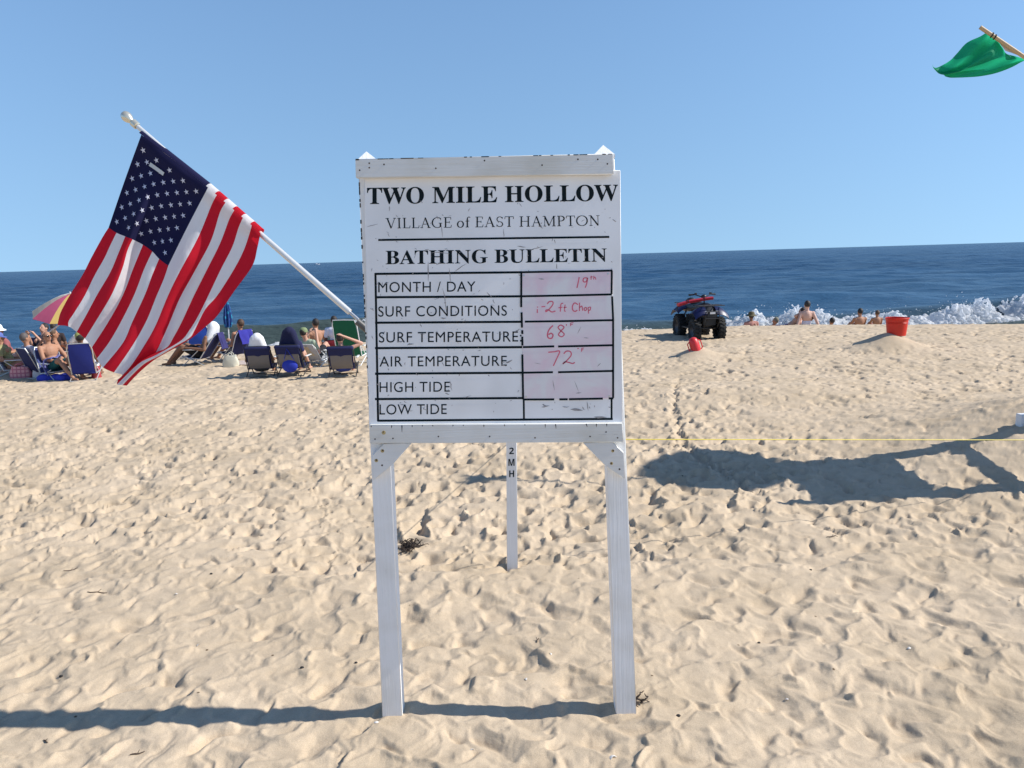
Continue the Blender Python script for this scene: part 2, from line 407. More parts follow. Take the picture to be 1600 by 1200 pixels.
def sea_material():
    m, n, b = nmat('sea_water'); L = n.links.new
    geo = n.nodes.new('ShaderNodeNewGeometry'); sx = n.nodes.new('ShaderNodeSeparateXYZ'); L(geo.outputs['Position'], sx.inputs[0])
    mp = n.nodes.new('ShaderNodeMapping'); mp.inputs['Scale'].default_value = (.42, 1, 1); L(geo.outputs['Position'], mp.inputs[0])
    def noise(sc, det, v=mp.outputs[0], rough=.55):
        k = n.nodes.new('ShaderNodeTexNoise'); k.inputs['Scale'].default_value = sc; k.inputs['Detail'].default_value = det
        k.inputs['Roughness'].default_value = rough; L(v, k.inputs['Vector']); return k
    # shallow, silty water by the beach turns to deep blue
    shore = n.nodes.new('ShaderNodeMapRange'); shore.inputs[1].default_value = 34.6; shore.inputs[2].default_value = 38.5; L(sx.outputs['Y'], shore.inputs[0])
    mix = n.nodes.new('ShaderNodeMix'); mix.data_type = 'RGBA'
    mix.inputs[6].default_value = (.058, .082, .080, 1); mix.inputs[7].default_value = (.009, .046, .112, 1); L(shore.outputs[0], mix.inputs[0])
    offs = n.nodes.new('ShaderNodeMapRange'); offs.interpolation_type = 'SMOOTHSTEP'; offs.inputs[1].default_value = 40; offs.inputs[2].default_value = 150; L(sx.outputs['Y'], offs.inputs[0])
    deep = n.nodes.new('ShaderNodeMix'); deep.data_type = 'RGBA'; deep.inputs[6].default_value = (.034, .090, .165, 1); deep.inputs[7].default_value = (.008, .044, .106, 1)
    L(offs.outputs[0], deep.inputs[0]); L(deep.outputs[2], mix.inputs[7])
    pat = noise(.05, 4); cr = n.nodes.new('ShaderNodeValToRGB'); cr.color_ramp.elements[0].position = .35; cr.color_ramp.elements[1].position = .7
    cr.color_ramp.elements[0].color = (.8, .8, .8, 1); cr.color_ramp.elements[1].color = (1.15, 1.15, 1.15, 1); L(pat.outputs['Fac'], cr.inputs[0])
    mm = n.nodes.new('ShaderNodeMix'); mm.data_type = 'RGBA'; mm.blend_type = 'MULTIPLY'; mm.inputs[0].default_value = 1
    silt = n.nodes.new('ShaderNodeMapRange'); silt.inputs[1].default_value = -20; silt.inputs[2].default_value = -13; silt.inputs[3].default_value = 1; silt.inputs[4].default_value = 0; L(sx.outputs['X'], silt.inputs[0])
    mxx = n.nodes.new('ShaderNodeMath'); mxx.operation = 'MAXIMUM'; L(silt.outputs[0], mxx.inputs[0]); L(shore.outputs[0], mxx.inputs[1]); L(mxx.outputs[0], mix.inputs[0])
    L(mix.outputs[2], mm.inputs[6]); L(cr.outputs[0], mm.inputs[7]); L(mm.outputs[2], b.inputs['Base Color'])
    b.inputs['Roughness'].default_value = .2; b.inputs['IOR'].default_value = 1.33; b.inputs['Specular IOR Level'].default_value = .11
    n1 = noise(1.6, 6); n2 = noise(.33, 5); n3 = noise(.07, 4)
    def bump(src, st, dist, prev=None):
        k = n.nodes.new('ShaderNodeBump'); k.inputs['Strength'].default_value = st; k.inputs['Distance'].default_value = dist
        L(src.outputs['Fac'], k.inputs['Height'])
        if prev: L(prev.outputs[0], k.inputs['Normal'])
        return k
    k1 = bump(n3, 1, 1.2); k2 = bump(n2, 1, .6, k1); k3 = bump(n1, 1, .26, k2)
    L(k3.outputs[0], b.inputs['Normal'])
    # light scattered back out of the water body, next to the surface gloss
    df = n.nodes.new('ShaderNodeBsdfDiffuse'); L(mm.outputs[2], df.inputs[0]); L(k3.outputs[0], df.inputs['Normal'])
    ms = n.nodes.new('ShaderNodeMixShader'); ms.inputs[0].default_value = .33; L(b.outputs[0], ms.inputs[1]); L(df.outputs[0], ms.inputs[2]); L(ms.outputs[0], n.nodes['Material Output'].inputs[0])
    return m
structure(link('sea', grid_mesh('sea', XS, YS, ZS, sea_material())))

# breaking foam: lumpy banks of white water with flung spray
foam_m = mat('white_foam', (.93, .94, .95), .95, var=.04, scale=3, bump=.25, bscale=14, trans=.55, spec=.1)
_ico = bmesh.new(); bmesh.ops.create_icosphere(_ico, subdivisions=1, radius=1)
ICV = np.array([v.co[:] for v in _ico.verts]); ICF = np.array([[v.index for v in f.verts] for f in _ico.faces]); _ico.free()
def foam_bank(name, x0, x1, y, hfun, depth, seed, spray=60, dens=150):
    """white water as a heap of froth: big soft lumps below, finer flecks and flung drops above"""
    g = np.random.default_rng(seed); c, r = [], []
    A = grf(16, 512, .12, .5, 3.0, 1.0, seed)
    n = int((x1-x0)*dens)
    for x in x0+(x1-x0)*g.random(n):
        h = hfun(x)*(1+.22*A[3, int((x-x0)/.12) % 512]); e = min(1, (x-x0)/.8, (x1-x)/.8)
        v = g.normal(0, .42); q = g.random()**1.25
        z = e*h*q*math.exp(-v*v*.7); rr = (.050+.12*(1-q)**1.1)*(.6+.6*g.random())*(.4+.6*min(1, h/.5))
        c.append((x+g.normal(0, .05), y+v*depth, float(sea_h(np.array([x]), np.array([y+v*depth]))[0])+z)); r.append(rr)
    for x in x0+(x1-x0)*g.random(int(spray*.9)):
        h = hfun(x)
        if h < .3: continue
        rr = .008+.020*g.random()**2.5; q = g.random()
        c.append((x+g.normal(0, .18), y+g.normal(0, depth*.4), SEA+.15+h*(.65+.6*q*q))); r.append(rr)
    nb_ = n; c = np.array(c); r = np.array(r); m = len(c)
    ang = g.random(m)*6.28; ca, sa = np.cos(ang), np.sin(ang)
    V_ = ICV[None]*(r[:, None, None]*(.7+.6*g.random((m, 1, 3))))
    V_ = np.stack([V_[..., 0]*ca[:, None]-V_[..., 1]*sa[:, None], V_[..., 0]*sa[:, None]+V_[..., 1]*ca[:, None], V_[..., 2]], -1)+c[:, None]
    F_ = (ICF[None]+np.arange(m)[:, None, None]*len(ICV)).reshape(-1, 3)
    body = V_[:nb_].reshape(-1, 3); bf = (ICF[None]+np.arange(nb_)[:, None, None]*len(ICV)).reshape(-1, 3)
    t = bpy.data.meshes.new('t'); t.from_pydata(body, [], bf); o = bpy.data.objects.new('t', t); COL.objects.link(o)
    md = o.modifiers.new('r', 'REMESH'); md.mode = 'VOXEL'; md.voxel_size = .034; md = o.modifiers.new('s', 'SMOOTH'); md.iterations = 9; md.factor = .6
    dg = bpy.context.evaluated_depsgraph_get(); dg.update(); t2 = bpy.data.meshes.new_from_object(o.evaluated_get(dg)); bpy.data.objects.remove(o)
    bv = np.empty(len(t2.vertices)*3, np.float32); t2.vertices.foreach_get('co', bv); bv = bv.reshape(-1, 3)
    bq = np.empty(len(t2.polygons)*4, np.int32); t2.loops.foreach_get('vertex_index', bq); bq = bq.reshape(-1, 4)
    dv = V_[nb_:].reshape(-1, 3); df = (ICF[None]+np.arange(m-nb_)[:, None, None]*len(ICV)).reshape(-1, 3)+len(bv)
    me = bpy.data.meshes.new(name); me.from_pydata(np.concatenate([bv, dv]), [], [tuple(q) for q in bq]+[tuple(q) for q in df]); me.polygons.foreach_set('use_smooth', [True]*len(me.polygons))
    me.materials.append(foam_m); me.update()
    o = link(name, me); o['kind'] = 'stuff'; o['label'] = 'white foam and spray of the breaking shore wave'; return o
def peaks(lst, floor):
    return lambda x: max([floor]+[h*math.exp(-((x-c)/s)**2) for c, s, h in lst])
px2x = lambda px, D: P(px, 500, D).x
D0 = 35.0
foam_bank('sea_foam', px2x(1140, D0), px2x(1470, D0), D0, peaks([(px2x(1188, D0), .7, .9), (px2x(1242, D0), .5, .9), (px2x(1280, D0), .8, .62), (px2x(1395, D0), .6, .72), (px2x(1165, D0), .9, .5), (px2x(1340, D0), 1.0, .36)], .30), .8, 21, 110, 420)
foam_bank('sea_foam', px2x(1440, D0), px2x(1580, D0), D0, peaks([(px2x(1496, D0), .8, .84), (px2x(1532, D0), .7, .88), (px2x(1470, D0), .6, .5), (px2x(1560, D0), .6, .35)], .2), .9, 22, 110, 800)
foam_bank('sea_foam', px2x(1588, D0), px2x(1700, D0), D0+.6, peaks([(px2x(1625, D0), 1.2, .85)], .2), .9, 23, 30, 400)
foam_bank('sea_foam', px2x(900, D0), px2x(1145, D0), 34.4, peaks([], .07), .8, 24, 0, 120)
foam_bank('sea_foam', px2x(560, D0), px2x(900, D0), 34.0, peaks([], .05), .5, 25, 0, 60)
# thin broken wash on the wet sand, left of the sign
foam_bank('sea_foam', px2x(370, 31.5), px2x(560, 31.5), 31.8, peaks([(px2x(430, 31.5), .9, .22), (px2x(500, 31.5), 1.3, .20)], .06), .35, 26, 10, 330)
foam_bank('sea_foam', px2x(-250, 31.5), px2x(300, 31.5), 31.2, peaks([], .04), .3, 27, 0, 60)

# ================================================================== the bulletin board
DL, DR = 3.29, 3.29                    # distance of the board's plane at px 560 and px 980
_pl, _pr = P(560, 500, DL), P(980, 500, DR)
_dir = Vector((_pr.x-_pl.x, _pr.y-_pl.y, 0)).normalized()
SN = Vector((_dir.y, -_dir.x, 0))      # faces the viewer
if SN.y > 0: SN = -SN
def SP(x, y, off=0.):
    """pixel -> point on the board's upright plane, moved `off` metres towards the viewer"""
    d = ray(x, y); o = Vector((0, 0, CAM_H)); q = _pl+SN*off
    return o + d*((q-o).dot(SN)/d.dot(SN))

def wood(name, axis='Z', col=(.80, .80, .79), grain=.25, dirt=.5):
    m, n, b = nmat(name); L = n.links.new
    tc = n.nodes.new('ShaderNodeTexCoord')
    def mapped(sc):
        mp = n.nodes.new('ShaderNodeMapping'); mp.inputs['Scale'].default_value = sc; L(tc.outputs['Object'], mp.inputs[0]); return mp.outputs[0]
    st = (1, 1, .035) if axis == 'Z' else (.035, 1, 1)
    def noise(v, sc, det=4, ro=.5):
        k = n.nodes.new('ShaderNodeTexNoise'); k.inputs['Scale'].default_value = sc; k.inputs['Detail'].default_value = det; k.inputs['Roughness'].default_value = ro
        L(v, k.inputs['Vector']); return k.outputs['Fac']
    def ramp(f, p0, p1, c0, c1):
        k = n.nodes.new('ShaderNodeValToRGB'); k.color_ramp.elements[0].position = p0; k.color_ramp.elements[1].position = p1
        k.color_ramp.elements[0].color = (*c0, 1); k.color_ramp.elements[1].color = (*c1, 1); L(f, k.inputs[0]); return k.outputs[0]
    def mul(a, bb, f=1.):
        k = n.nodes.new('ShaderNodeMix'); k.data_type = 'RGBA'; k.blend_type = 'MULTIPLY'; k.inputs[0].default_value = f
        L(a, k.inputs[6]); L(bb, k.inputs[7]); return k.outputs[2]
    gr = noise(mapped(st), 95, 4, .6)
    c = ramp(gr, .35, .6, [k*.965 for k in col], col)
    st2 = (1, 1, .12) if axis == 'Z' else (.12, 1, 1)
    c = mul(c, ramp(noise(mapped(st2), 42, 6, .7), .66, .72, (1, 1, 1), (.33, .31, .29)), dirt*.75)      # small dark flecks
    c = mul(c, ramp(noise(tc.outputs['Object'], 5, 5), .42, .68, (1, 1, 1), (.86, .84, .79)), dirt)
    L(c, b.inputs['Base Color']); b.inputs['Roughness'].default_value = .55
    bp = n.nodes.new('ShaderNodeBump'); bp.inputs['Strength'].default_value = grain; bp.inputs['Distance'].default_value = .004
    L(gr, bp.inputs['Height']); L(bp.outputs[0], b.inputs['Normal']); return m
W_post = wood('weathered_white_post', 'Z', (.90, .895, .88), grain=.6, dirt=.65)
W_beam = wood('weathered_white_beam', 'X', (.74, .74, .715), grain=.5, dirt=.9)
W_brace = wood('weathered_white_brace', 'X', (.79, .785, .76), grain=.3, dirt=.6)
def panel_material():
    m, n, b = nmat('scuffed_white_panel'); L = n.links.new
    tc = n.nodes.new('ShaderNodeTexCoord')
    def noise(sc, det, ro=.5, stretch=(1, 1, 1), rot=0):
        mp = n.nodes.new('ShaderNodeMapping'); mp.inputs['Scale'].default_value = stretch; mp.inputs['Rotation'].default_value = (0, rot, 0); L(tc.outputs['Object'], mp.inputs[0])
        k = n.nodes.new('ShaderNodeTexNoise'); k.inputs['Scale'].default_value = sc; k.inputs['Detail'].default_value = det; k.inputs['Roughness'].default_value = ro
        L(mp.outputs[0], k.inputs['Vector']); return k.outputs['Fac']
    def thr(f, a, c, col):
        k = n.nodes.new('ShaderNodeValToRGB'); k.color_ramp.elements[0].position = a; k.color_ramp.elements[1].position = c
        k.color_ramp.elements[0].color = (1, 1, 1, 1); k.color_ramp.elements[1].color = (*col, 1); L(f, k.inputs[0]); return k.outputs[0]
    def mul(a, bb, f=1.):
        k = n.nodes.new('ShaderNodeMix'); k.data_type = 'RGBA'; k.blend_type = 'MULTIPLY'; k.inputs[0].default_value = f
        L(a, k.inputs[6]); L(bb, k.inputs[7]); return k.outputs[2]
    base = n.nodes.new('ShaderNodeRGB'); base.outputs[0].default_value = (.90, .90, .905, 1)
    c = mul(base.outputs[0], thr(noise(3.2, 5), .38, .72, (.86, .855, .84)))
    c = mul(c, thr(noise(60, 5, .7, (1, 1, .28), .5), .69, .73, (.5, .48, .46)), .8)
    c = mul(c, thr(noise(44, 4, .7, (.3, 1, 1), .25), .70, .74, (.5, .48, .46)), .8)
    c = mul(c, thr(noise(150, 3, .6), .74, .77, (.45, .42, .4)), .8)
    L(c, b.inputs['Base Color']); b.inputs['Roughness'].default_value = .42
    return m
BLACK = mat('sign_black', (.009, .016, .020), .9, var=.2, spec=.1)
RED_INK = mat('faded_red_marker', (.68, .13, .20), .6, var=.25, scale=30)
RUST = mat('rusty_nail', (.05, .03, .02), .7, metal=.3)
STEEL = mat('steel', (.55, .56, .58), .35, metal=.9)

board = thing('bulletin_board', 'white wooden two-post sign board reading TWO MILE HOLLOW and BATHING BULLETIN', 'sign board', SP(780, 1110))
board.location.z = ground(board.location)
BO = board.location.copy()
def BP(x, y, off=0.): return SP(x, y, off)-BO
def plank(corners, o0, o1):
    """corners: four pixels on the front face (o1), square-edged back to o0"""
    f = [BP(x, y, o1) for x, y in corners]; k = [p+SN*(o0-o1) for p in f]; return f, k
def add_plank(name, corners, o0, o1, m, bev=.002):
    b = MB(); b.hexa(*plank(corners, o0, o1)); return b.build(name, m, board, sm=True, bevel=bev)
pl_ = add_plank('post', [(559, 250), (590, 250), (629, 1136), (598, 1136)], -.089, -.001, W_post, .003)
pr_ = add_plank('post', [(929.5, 241), (960, 240), (995, 1126), (963, 1126)], -.089, -.001, W_post, .003)
for post, (bx0, bx1, by, ax, ay) in ((pl_, (559, 588, 250, 572.5, 236.5)), (pr_, (929.5, 960, 241, 942.5, 226.5))):
    b = MB(); f0, f1 = BP(bx0-1, by, .004), BP(bx1+1, by, .004); bk = SN*-.097; ap = BP(ax, ay, -.045)
    lo = Vector((0, 0, -.012))
    b.add([f0+lo, f1+lo, f1+bk+lo, f0+bk+lo, f0, f1, f1+bk, f0+bk, ap], [(3, 2, 1, 0), (0, 1, 5, 4), (1, 2, 6, 5), (2, 3, 7, 6), (3, 0, 4, 7), (4, 5, 8), (5, 6, 8), (6, 7, 8), (7, 4, 8)])
    b.build('post_cap', W_post, post, sm=False)
panel = add_plank('panel', [(569, 266), (969.5, 266), (972.5, 662.5), (576.5, 664.5)], 0, .018, panel_material(), .0015)
top = add_plank('top_beam', [(555, 248.5), (958.5, 240), (958.5, 272), (556, 278)], .0185, .056, W_beam)
low = add_plank('bottom_beam', [(577, 664.5), (972.5, 661), (974, 691), (577.5, 693)], .0005, .040, W_beam)
def brace(poly):
    b = MB(); f = [BP(x, y, .036) for x, y in poly]; b.prism(f, SN*-.0355); return b.build('brace', W_brace, board, sm=True, bevel=.0015)
brace([(600, 693.5), (643, 692.8), (613.5, 726), (583, 751), (581, 712)])
brace([(911, 692), (957, 691.3), (975, 708), (976.5, 749), (944, 726)])
# nail heads and their rust
def dots(name, pts, off, r, m, parent):
    """each nail, screw or stain is its own little mesh"""
    for x, y in pts:
        b = MB(); c = BP(x, y, off); M = Vector((0, 0, 1)).rotation_difference(SN).to_matrix()
        b.lathe([(.0001, .0012), (r, .0008), (r, 0)], c, 8, M); b.build(name, m, parent)
dots('nail', [(577, 255), (562, 266), (600, 257), (681, 263), (757, 251), (847, 258), (903, 249), (934, 249), (949, 256), (577, 262)], .056, .0034, RUST, top)
dots('nail', [(599, 675), (586, 686), (614, 685), (685, 682), (765, 682), (836, 684), (922, 682), (947, 675), (965, 684)], .040, .0034, RUST, low)
STAIN = mat('rust_stain', (.48, .36, .16), .8, var=.3, scale=120)
dots('rust_stain', [(599.6, 676)], .0398, .009, STAIN, low)
bl, br = [o for o in board.children if o.name.startswith('brace')]
dots('nail', [(598, 704), (588, 719), (597, 727)], .036, .0042, RUST, bl)
dots('nail', [(958, 704), (955, 724), (968, 733)], .036, .0042, RUST, br)
dots('rust_stain', [(597.5, 704.5), (588, 719.5)], .0358, .008, STAIN, bl)
dots('rust_stain', [(957.5, 704.5), (955.5, 724)], .0358, .007, STAIN, br)

# lettering
def glyph_mesh(text, serif=False, thin=0.0, space=1.0, bold_off=0.0):
    cu = bpy.data.curves.new('lettering', 'FONT')
    if serif:
        text = ''.join(chr(0x1D400+ord(c)-65) if 'A' <= c <= 'Z' else chr(0x1D41A+ord(c)-97) if 'a' <= c <= 'z' else c for c in text)
    cu.body = text; cu.space_character = space; cu.offset = thin+bold_off; cu.resolution_u = 6
    o = bpy.data.objects.new('lettering', cu); COL.objects.link(o)
    dg = bpy.context.evaluated_depsgraph_get(); dg.update()
    me = bpy.data.meshes.new_from_object(o.evaluated_get(dg))
    v = np.array([x.co[:] for x in me.vertices]).reshape(-1, 3); f = [tuple(p.vertices) for p in me.polygons]
    bpy.data.objects.remove(o); bpy.data.curves.remove(cu); bpy.data.meshes.remove(me)
    return v, f
def letter(b, text, quad, off, cap=None, **k):
    """quad: pixels of the text box: bottom-left, bottom-right, top-right, top-left"""
    v, f = glyph_mesh(text, **k)
    x0, x1 = v[:, 0].min(), v[:, 0].max(); y0, y1 = v[:, 1].min(), v[:, 1].max()
    if cap: y0, y1 = 0.0, cap(v)
    q = [BP(x, y, off) for x, y in quad]
    out = []
    for p in v:
        s, t = (p[0]-x0)/(x1-x0), (p[1]-y0)/(y1-y0)
        out.append(q[0]*(1-s)*(1-t)+q[1]*s*(1-t)+q[2]*s*t+q[3]*(1-s)*t)
    b.add(out, f)
TF = .0188
def txt(text, quad, **k):
    b = MB(); letter(b, text, quad, TF, **k); return b.build('lettering', BLACK, panel, sm=False)
txt('TWO MILE HOLLOW', [(573.5, 319.5), (966, 314), (965.5, 288), (573.5, 293)], serif=True, bold_off=.004)
# light roman capitals drawn with thick and thin pen strokes
TK, TN = .135, .055
def arc_(cx, cy, rx, ry, a0, a1, n=18, w0=TN, w1=TK):
    a = np.radians(np.linspace(a0, a1, n)); return [(cx+rx*math.cos(q), cy+ry*math.sin(q)) for q in a], [w0+(w1-w0)*abs(math.cos(q))**1.5 for q in a]
st = lambda *p: (list(p), TK); th = lambda *p: (list(p), TN)
sf = lambda x, y, w=.13: th((x-w, y), (x+w, y))
ROMAN = {
 'V': (.78, [st((.12, 1), (.40, 0)), th((.68, 1), (.40, 0)), sf(.12, .98), sf(.68, .98, .10)]),
 'I': (.34, [st((.17, 0), (.17, 1)), sf(.17, .02), sf(.17, .98)]),
 'L': (.62, [st((.17, 0), (.17, 1)), sf(.17, .98), th((.04, .02), (.58, .02)), th((.56, .02), (.59, .24))]),
 'A': (.78, [th((.38, 1), (.11, 0)), st((.37, 1), (.66, 0)), th((.22, .36), (.54, .36)), sf(.11, .02, .10), sf(.66, .02, .12)]),
 'G': (.84, [arc_(.45, .5, .38, .49, 48, 312), st((.68, .08), (.68, .44)), sf(.68, .44, .13), th((.69, .72), (.71, .92))]),
 'E': (.64, [st((.17, 0), (.17, 1)), th((.04, .98), (.56, .98)), th((.17, .52), (.46, .52)), th((.04, .02), (.59, .02)), th((.55, .98), (.56, .78)), th((.57, .02), (.61, .24)), th((.45, .42), (.45, .62))]),
 'S': (.56, [arc_(.28, .74, .20, .24, 30, 270, w1=.09), arc_(.28, .26, .21, .24, 90, -150, w1=.10), th((.47, .78), (.47, .96)), th((.07, .04), (.07, .24))]),
 'T': (.70, [st((.35, 0), (.35, 1)), sf(.35, .02), th((.04, .98), (.66, .98)), th((.05, .98), (.03, .76)), th((.65, .98), (.67, .76))]),
 'H': (.86, [st((.17, 0), (.17, 1)), st((.69, 0), (.69, 1)), th((.17, .52), (.69, .52)), sf(.17, .02), sf(.17, .98), sf(.69, .02), sf(.69, .98)]),
 'M': (1.0, [th((.16, 0), (.16, 1)), st((.15, 1), (.48, .06)), th((.48, .04), (.82, 1)), st((.84, 0), (.84, 1)), sf(.16, .02, .1), sf(.84, .02), sf(.10, .98, .09), sf(.88, .98, .09)]),
 'P': (.62, [st((.17, 0), (.17, 1)), sf(.17, .02), sf(.12, .98, .10), arc_(.28, .74, .27, .245, 100, -110)]),
 'O': (.88, [arc_(.44, .5, .39, .49, 0, 360, 30)]),
 'N': (.86, [th((.17, 0), (.17, 1)), st((.15, 1), (.70, .02)), th((.70, 0), (.70, 1)), sf(.17, .02, .11), sf(.10, .98, .09), sf(.70, .98, .12)]),
 'o': (.60, [arc_(.28, .31, .23, .31, 0, 360, 24)]), 'f': (.42, [st((.17, 0), (.17, .8)), sf(.17, .02), th((.02, .60), (.34, .60)), arc_(.30, .80, .13, .20, 180, 40, w1=.10)])}
def roman(b, text, quad, space=.06):
    tot = sum(ROMAN[c][0]+space for c in text)-space; x = 0
    (xa, ya), (xb, yb), (xc, yc_), (xd, yd) = quad
    for ch in text:
        wd, ss_ = ROMAN[ch]
        for pts, wv in ss_:
            pp = []
            for u, v in pts:
                s_ = (x+u)/tot; pp.append((xa*(1-s_)*(1-v)+xb*s_*(1-v)+xc*s_*v+xd*(1-s_)*v, ya*(1-s_)*(1-v)+yb*s_*(1-v)+yc_*s_*v+yd*(1-s_)*v))
            hp = abs(ya-yd); ribbon(b, pp, (wv*hp if np.isscalar(wv) else [q*hp for q in wv]), TF)
        x += wd+space
def ribbon(b, pts, wpx, off):
    a = np.array(pts, float); n = len(a); t = np.gradient(a, axis=0); t /= np.linalg.norm(t, axis=1)[:, None]+1e-9
    nr = np.stack([-t[:, 1], t[:, 0]], 1); wv = np.full(n, wpx) if np.isscalar(wpx) else np.array(wpx)
    l = a+nr*wv[:, None]/2; r = a-nr*wv[:, None]/2
    vs = [BP(*p, off) for p in l]+[BP(*p, off) for p in r]
    b.add(vs, [(i, i+1, n+i+1, n+i) for i in range(n-1)])
for wd_, qd in (('VILLAGE', [(603, 356.8), (706, 355.6), (706, 339.4), (602.5, 341)]), ('of', [(714, 355.6), (735, 355), (735, 339), (714, 339.4)]), ('EAST', [(742, 355), (803, 354.2), (803, 338.2), (742, 338.8)]), ('HAMPTON', [(811, 354.2), (938, 352.4), (937.5, 336.6), (811, 338.2)])):
    b = MB(); roman(b, wd_, qd); b.build('lettering', BLACK, panel, sm=False)
txt('BATHING BULLETIN', [(602.5, 413.5), (948.5, 409.2), (948, 387.8), (602.5, 391.5)], serif=True, bold_off=.002)
rows = [('MONTH / DAY', 591, 743, 457, 455.6, 440.8, 439.6), ('SURF CONDITIONS', 591, 792, 495, 493.4, 478.6, 477), ('SURF TEMPERATURE:', 592, 815, 535.4, 533.8, 519, 517.6),
        ('AIR TEMPERATURE', 593, 792, 573, 571.8, 557, 555.8), ('HIGH TIDE', 593, 703, 613, 612.2, 597, 596.2), ('LOW TIDE', 593, 698, 648, 647.2, 632, 631.2)]
for t, x0, x1, b0, b1, t0, t1 in rows:
    txt(t, [(x0, b0), (x1, b1), (x1, t1), (x0, t0)], space=1.08)
# ruled lines of the table
b = MB()
for y0, y1 in ((428, 425.4), (464.5, 463), (504.3, 502.8), (544, 542.4), (584, 582.4), (623.6, 622)):
    ribbon(b, [(586, y0), (816, y1)], 3.5, TF-.0001)
ribbon(b, [(590, 657.4), (957.5, 654.6)], 3.4, TF-.0001)
ribbon(b, [(586.6, 426.6), (590.8, 658.4)], 3.4, TF-.0003)
ribbon(b, [(818.3, 624), (818.7, 656.6)], 3, TF-.0003); ribbon(b, [(955.6, 622), (955.6, 655.8)], 3, TF-.0003)
ribbon(b, [(591, 375), (952, 370.2)], 3.2, TF-.0001)
b.build('table_lines', BLACK, panel, sm=False)
# the clear write-on sheet screwed over the right-hand column
SHEET, _n, _b = nmat('pinkish_write_on_sheet')
_tc = _n.nodes.new('ShaderNodeTexCoord'); _no = _n.nodes.new('ShaderNodeTexNoise'); _no.inputs['Scale'].default_value = 6; _no.inputs['Detail'].default_value = 4; _no.inputs['Distortion'].default_value = 1.2
_cr = _n.nodes.new('ShaderNodeValToRGB'); _cr.color_ramp.elements[0].position = .36; _cr.color_ramp.elements[1].position = .66
_cr.color_ramp.elements[0].color = (.76, .74, .76, 1); _cr.color_ramp.elements[1].color = (.76, .60, .67, 1)
_n.links.new(_tc.outputs['Object'], _no.inputs['Vector']); _n.links.new(_no.outputs['Fac'], _cr.inputs[0]); _n.links.new(_cr.outputs[0], _b.inputs['Base Color']); _b.inputs['Roughness'].default_value = .3
sheet = MB(); sheet.hexa(*plank([(814.5, 425), (957, 422.6), (958.5, 622.5), (817.5, 624.5)], .0182, .0215)); sheet = sheet.build('write_on_sheet', SHEET, panel, bevel=.0006)
b = MB(); SO = .0222
for seg in ([(814.5, 425.4), (866, 424.4), (905, 424.2), (957, 422.8)], [(814, 463), (880, 461.8), (956, 460)], [(820, 502.6), (880, 501.8), (957, 500.3)], [(817, 542.4), (866, 541.2)], [(872, 541.4), (958.5, 539.4)],
            [(817, 582.4), (864, 581.6)], [(872, 581.6), (958, 579.6)], [(817.5, 624.2), (866, 624)], [(874, 624), (887, 623.8)], [(889, 623.8), (942, 622.8)], [(951, 622.6), (958.5, 622.4)],
            [(956, 423), (955.6, 459.5)], [(956.4, 463), (958, 500), (958, 622)], [(814.6, 425), (814.4, 480)], [(815, 488), (815.6, 512)], [(816, 516), (816.2, 522)], [(816, 526), (816.4, 540)], [(816.2, 554), (817.4, 624)]):
    ribbon(b, seg, 3.2, SO)
b.build('table_lines', BLACK, sheet, sm=False)
dots('screw', [(818.6, 430.4), (950, 427.8), (822, 619.6), (952, 618.8)], .0216, .005, STEEL, sheet)
b = MB()
hand = [  # 19th
    ([(905, 433), (903.5, 441), (901.5, 450)], 1.6), ([(917, 434), (912, 435), (911.5, 440), (916, 440), (918, 434), (917, 442), (914.5, 449.5)], 1.6),
    ([(924, 431), (923.5, 437)], 1.2), ([(922, 433), (926, 432.6)], 1.2), ([(928, 431), (927.5, 437)], 1.2), ([(927.6, 434.5), (930, 433.4), (931, 437)], 1.2),
    ([(839.5, 483), (839.5, 489)], 1.5), ([(840, 479), (840, 480.6)], 1.5), ([(846, 479.4), (852, 478.8)], 1.5),
    ([(855, 475), (858, 471.6), (863, 471.2), (864, 475), (860, 481), (853.6, 487), (853, 484.8), (857, 484.2), (862, 487.4), (868, 486)], 1.7),
    ([(880, 474), (876.5, 475.5), (875.5, 487)], 1.5), ([(872.5, 481), (879, 480)], 1.4), ([(883, 476), (882, 485), (884, 486.4)], 1.4), ([(880.5, 480.6), (885.5, 480)], 1.3),
    ([(903, 476), (898, 473.4), (894.6, 478), (894.8, 484), (898.4, 486.6), (902, 484.6)], 1.7), ([(905.5, 473), (905.4, 486)], 1.5), ([(905.5, 481), (909, 478.4), (910.6, 485.6)], 1.5),
    ([(915, 480), (912.6, 482.5), (914.4, 485.4), (917, 482.6), (915, 480)], 1.5), ([(919, 480), (919.6, 490)], 1.4), ([(919.2, 480.6), (922.6, 480), (922, 484.4), (919.4, 485)], 1.4),
    ([(864, 508.6), (858, 515), (855.4, 523), (857, 528), (862, 528.4), (864, 523.6), (861, 520.8), (857, 523)], 2.0),
    ([(880.5, 510), (876, 508), (872, 511.6), (876, 516.6), (881.6, 522), (877.6, 526.2), (872.6, 523), (876.6, 517), (881, 512.4), (880.5, 510)], 1.7),
    ([(885, 506.4), (885, 509)], 1.3), ([(891.6, 504.6), (891.4, 509.6)], 1.2), ([(891.6, 504.8), (896, 504.2)], 1.2), ([(891.6, 507.4), (895, 507)], 1.1),
    ([(856.6, 550.4), (866, 549.6), (874.4, 548.8), (870, 560), (864.6, 571.6)], 1.7),
    ([(881, 552.6), (885, 548.8), (891, 549.4), (892.4, 555), (886, 563), (879.6, 568.6), (883, 565.4), (889, 566.4), (895, 568), (898, 566)], 1.7),
    ([(902, 544.6), (904.6, 544.4)], 1.2), ([(909, 544), (908.6, 549.6)], 1.2), ([(909, 544.2), (912.4, 543.8)], 1.2), ([(909, 546.8), (911.6, 546.4)], 1.1)]
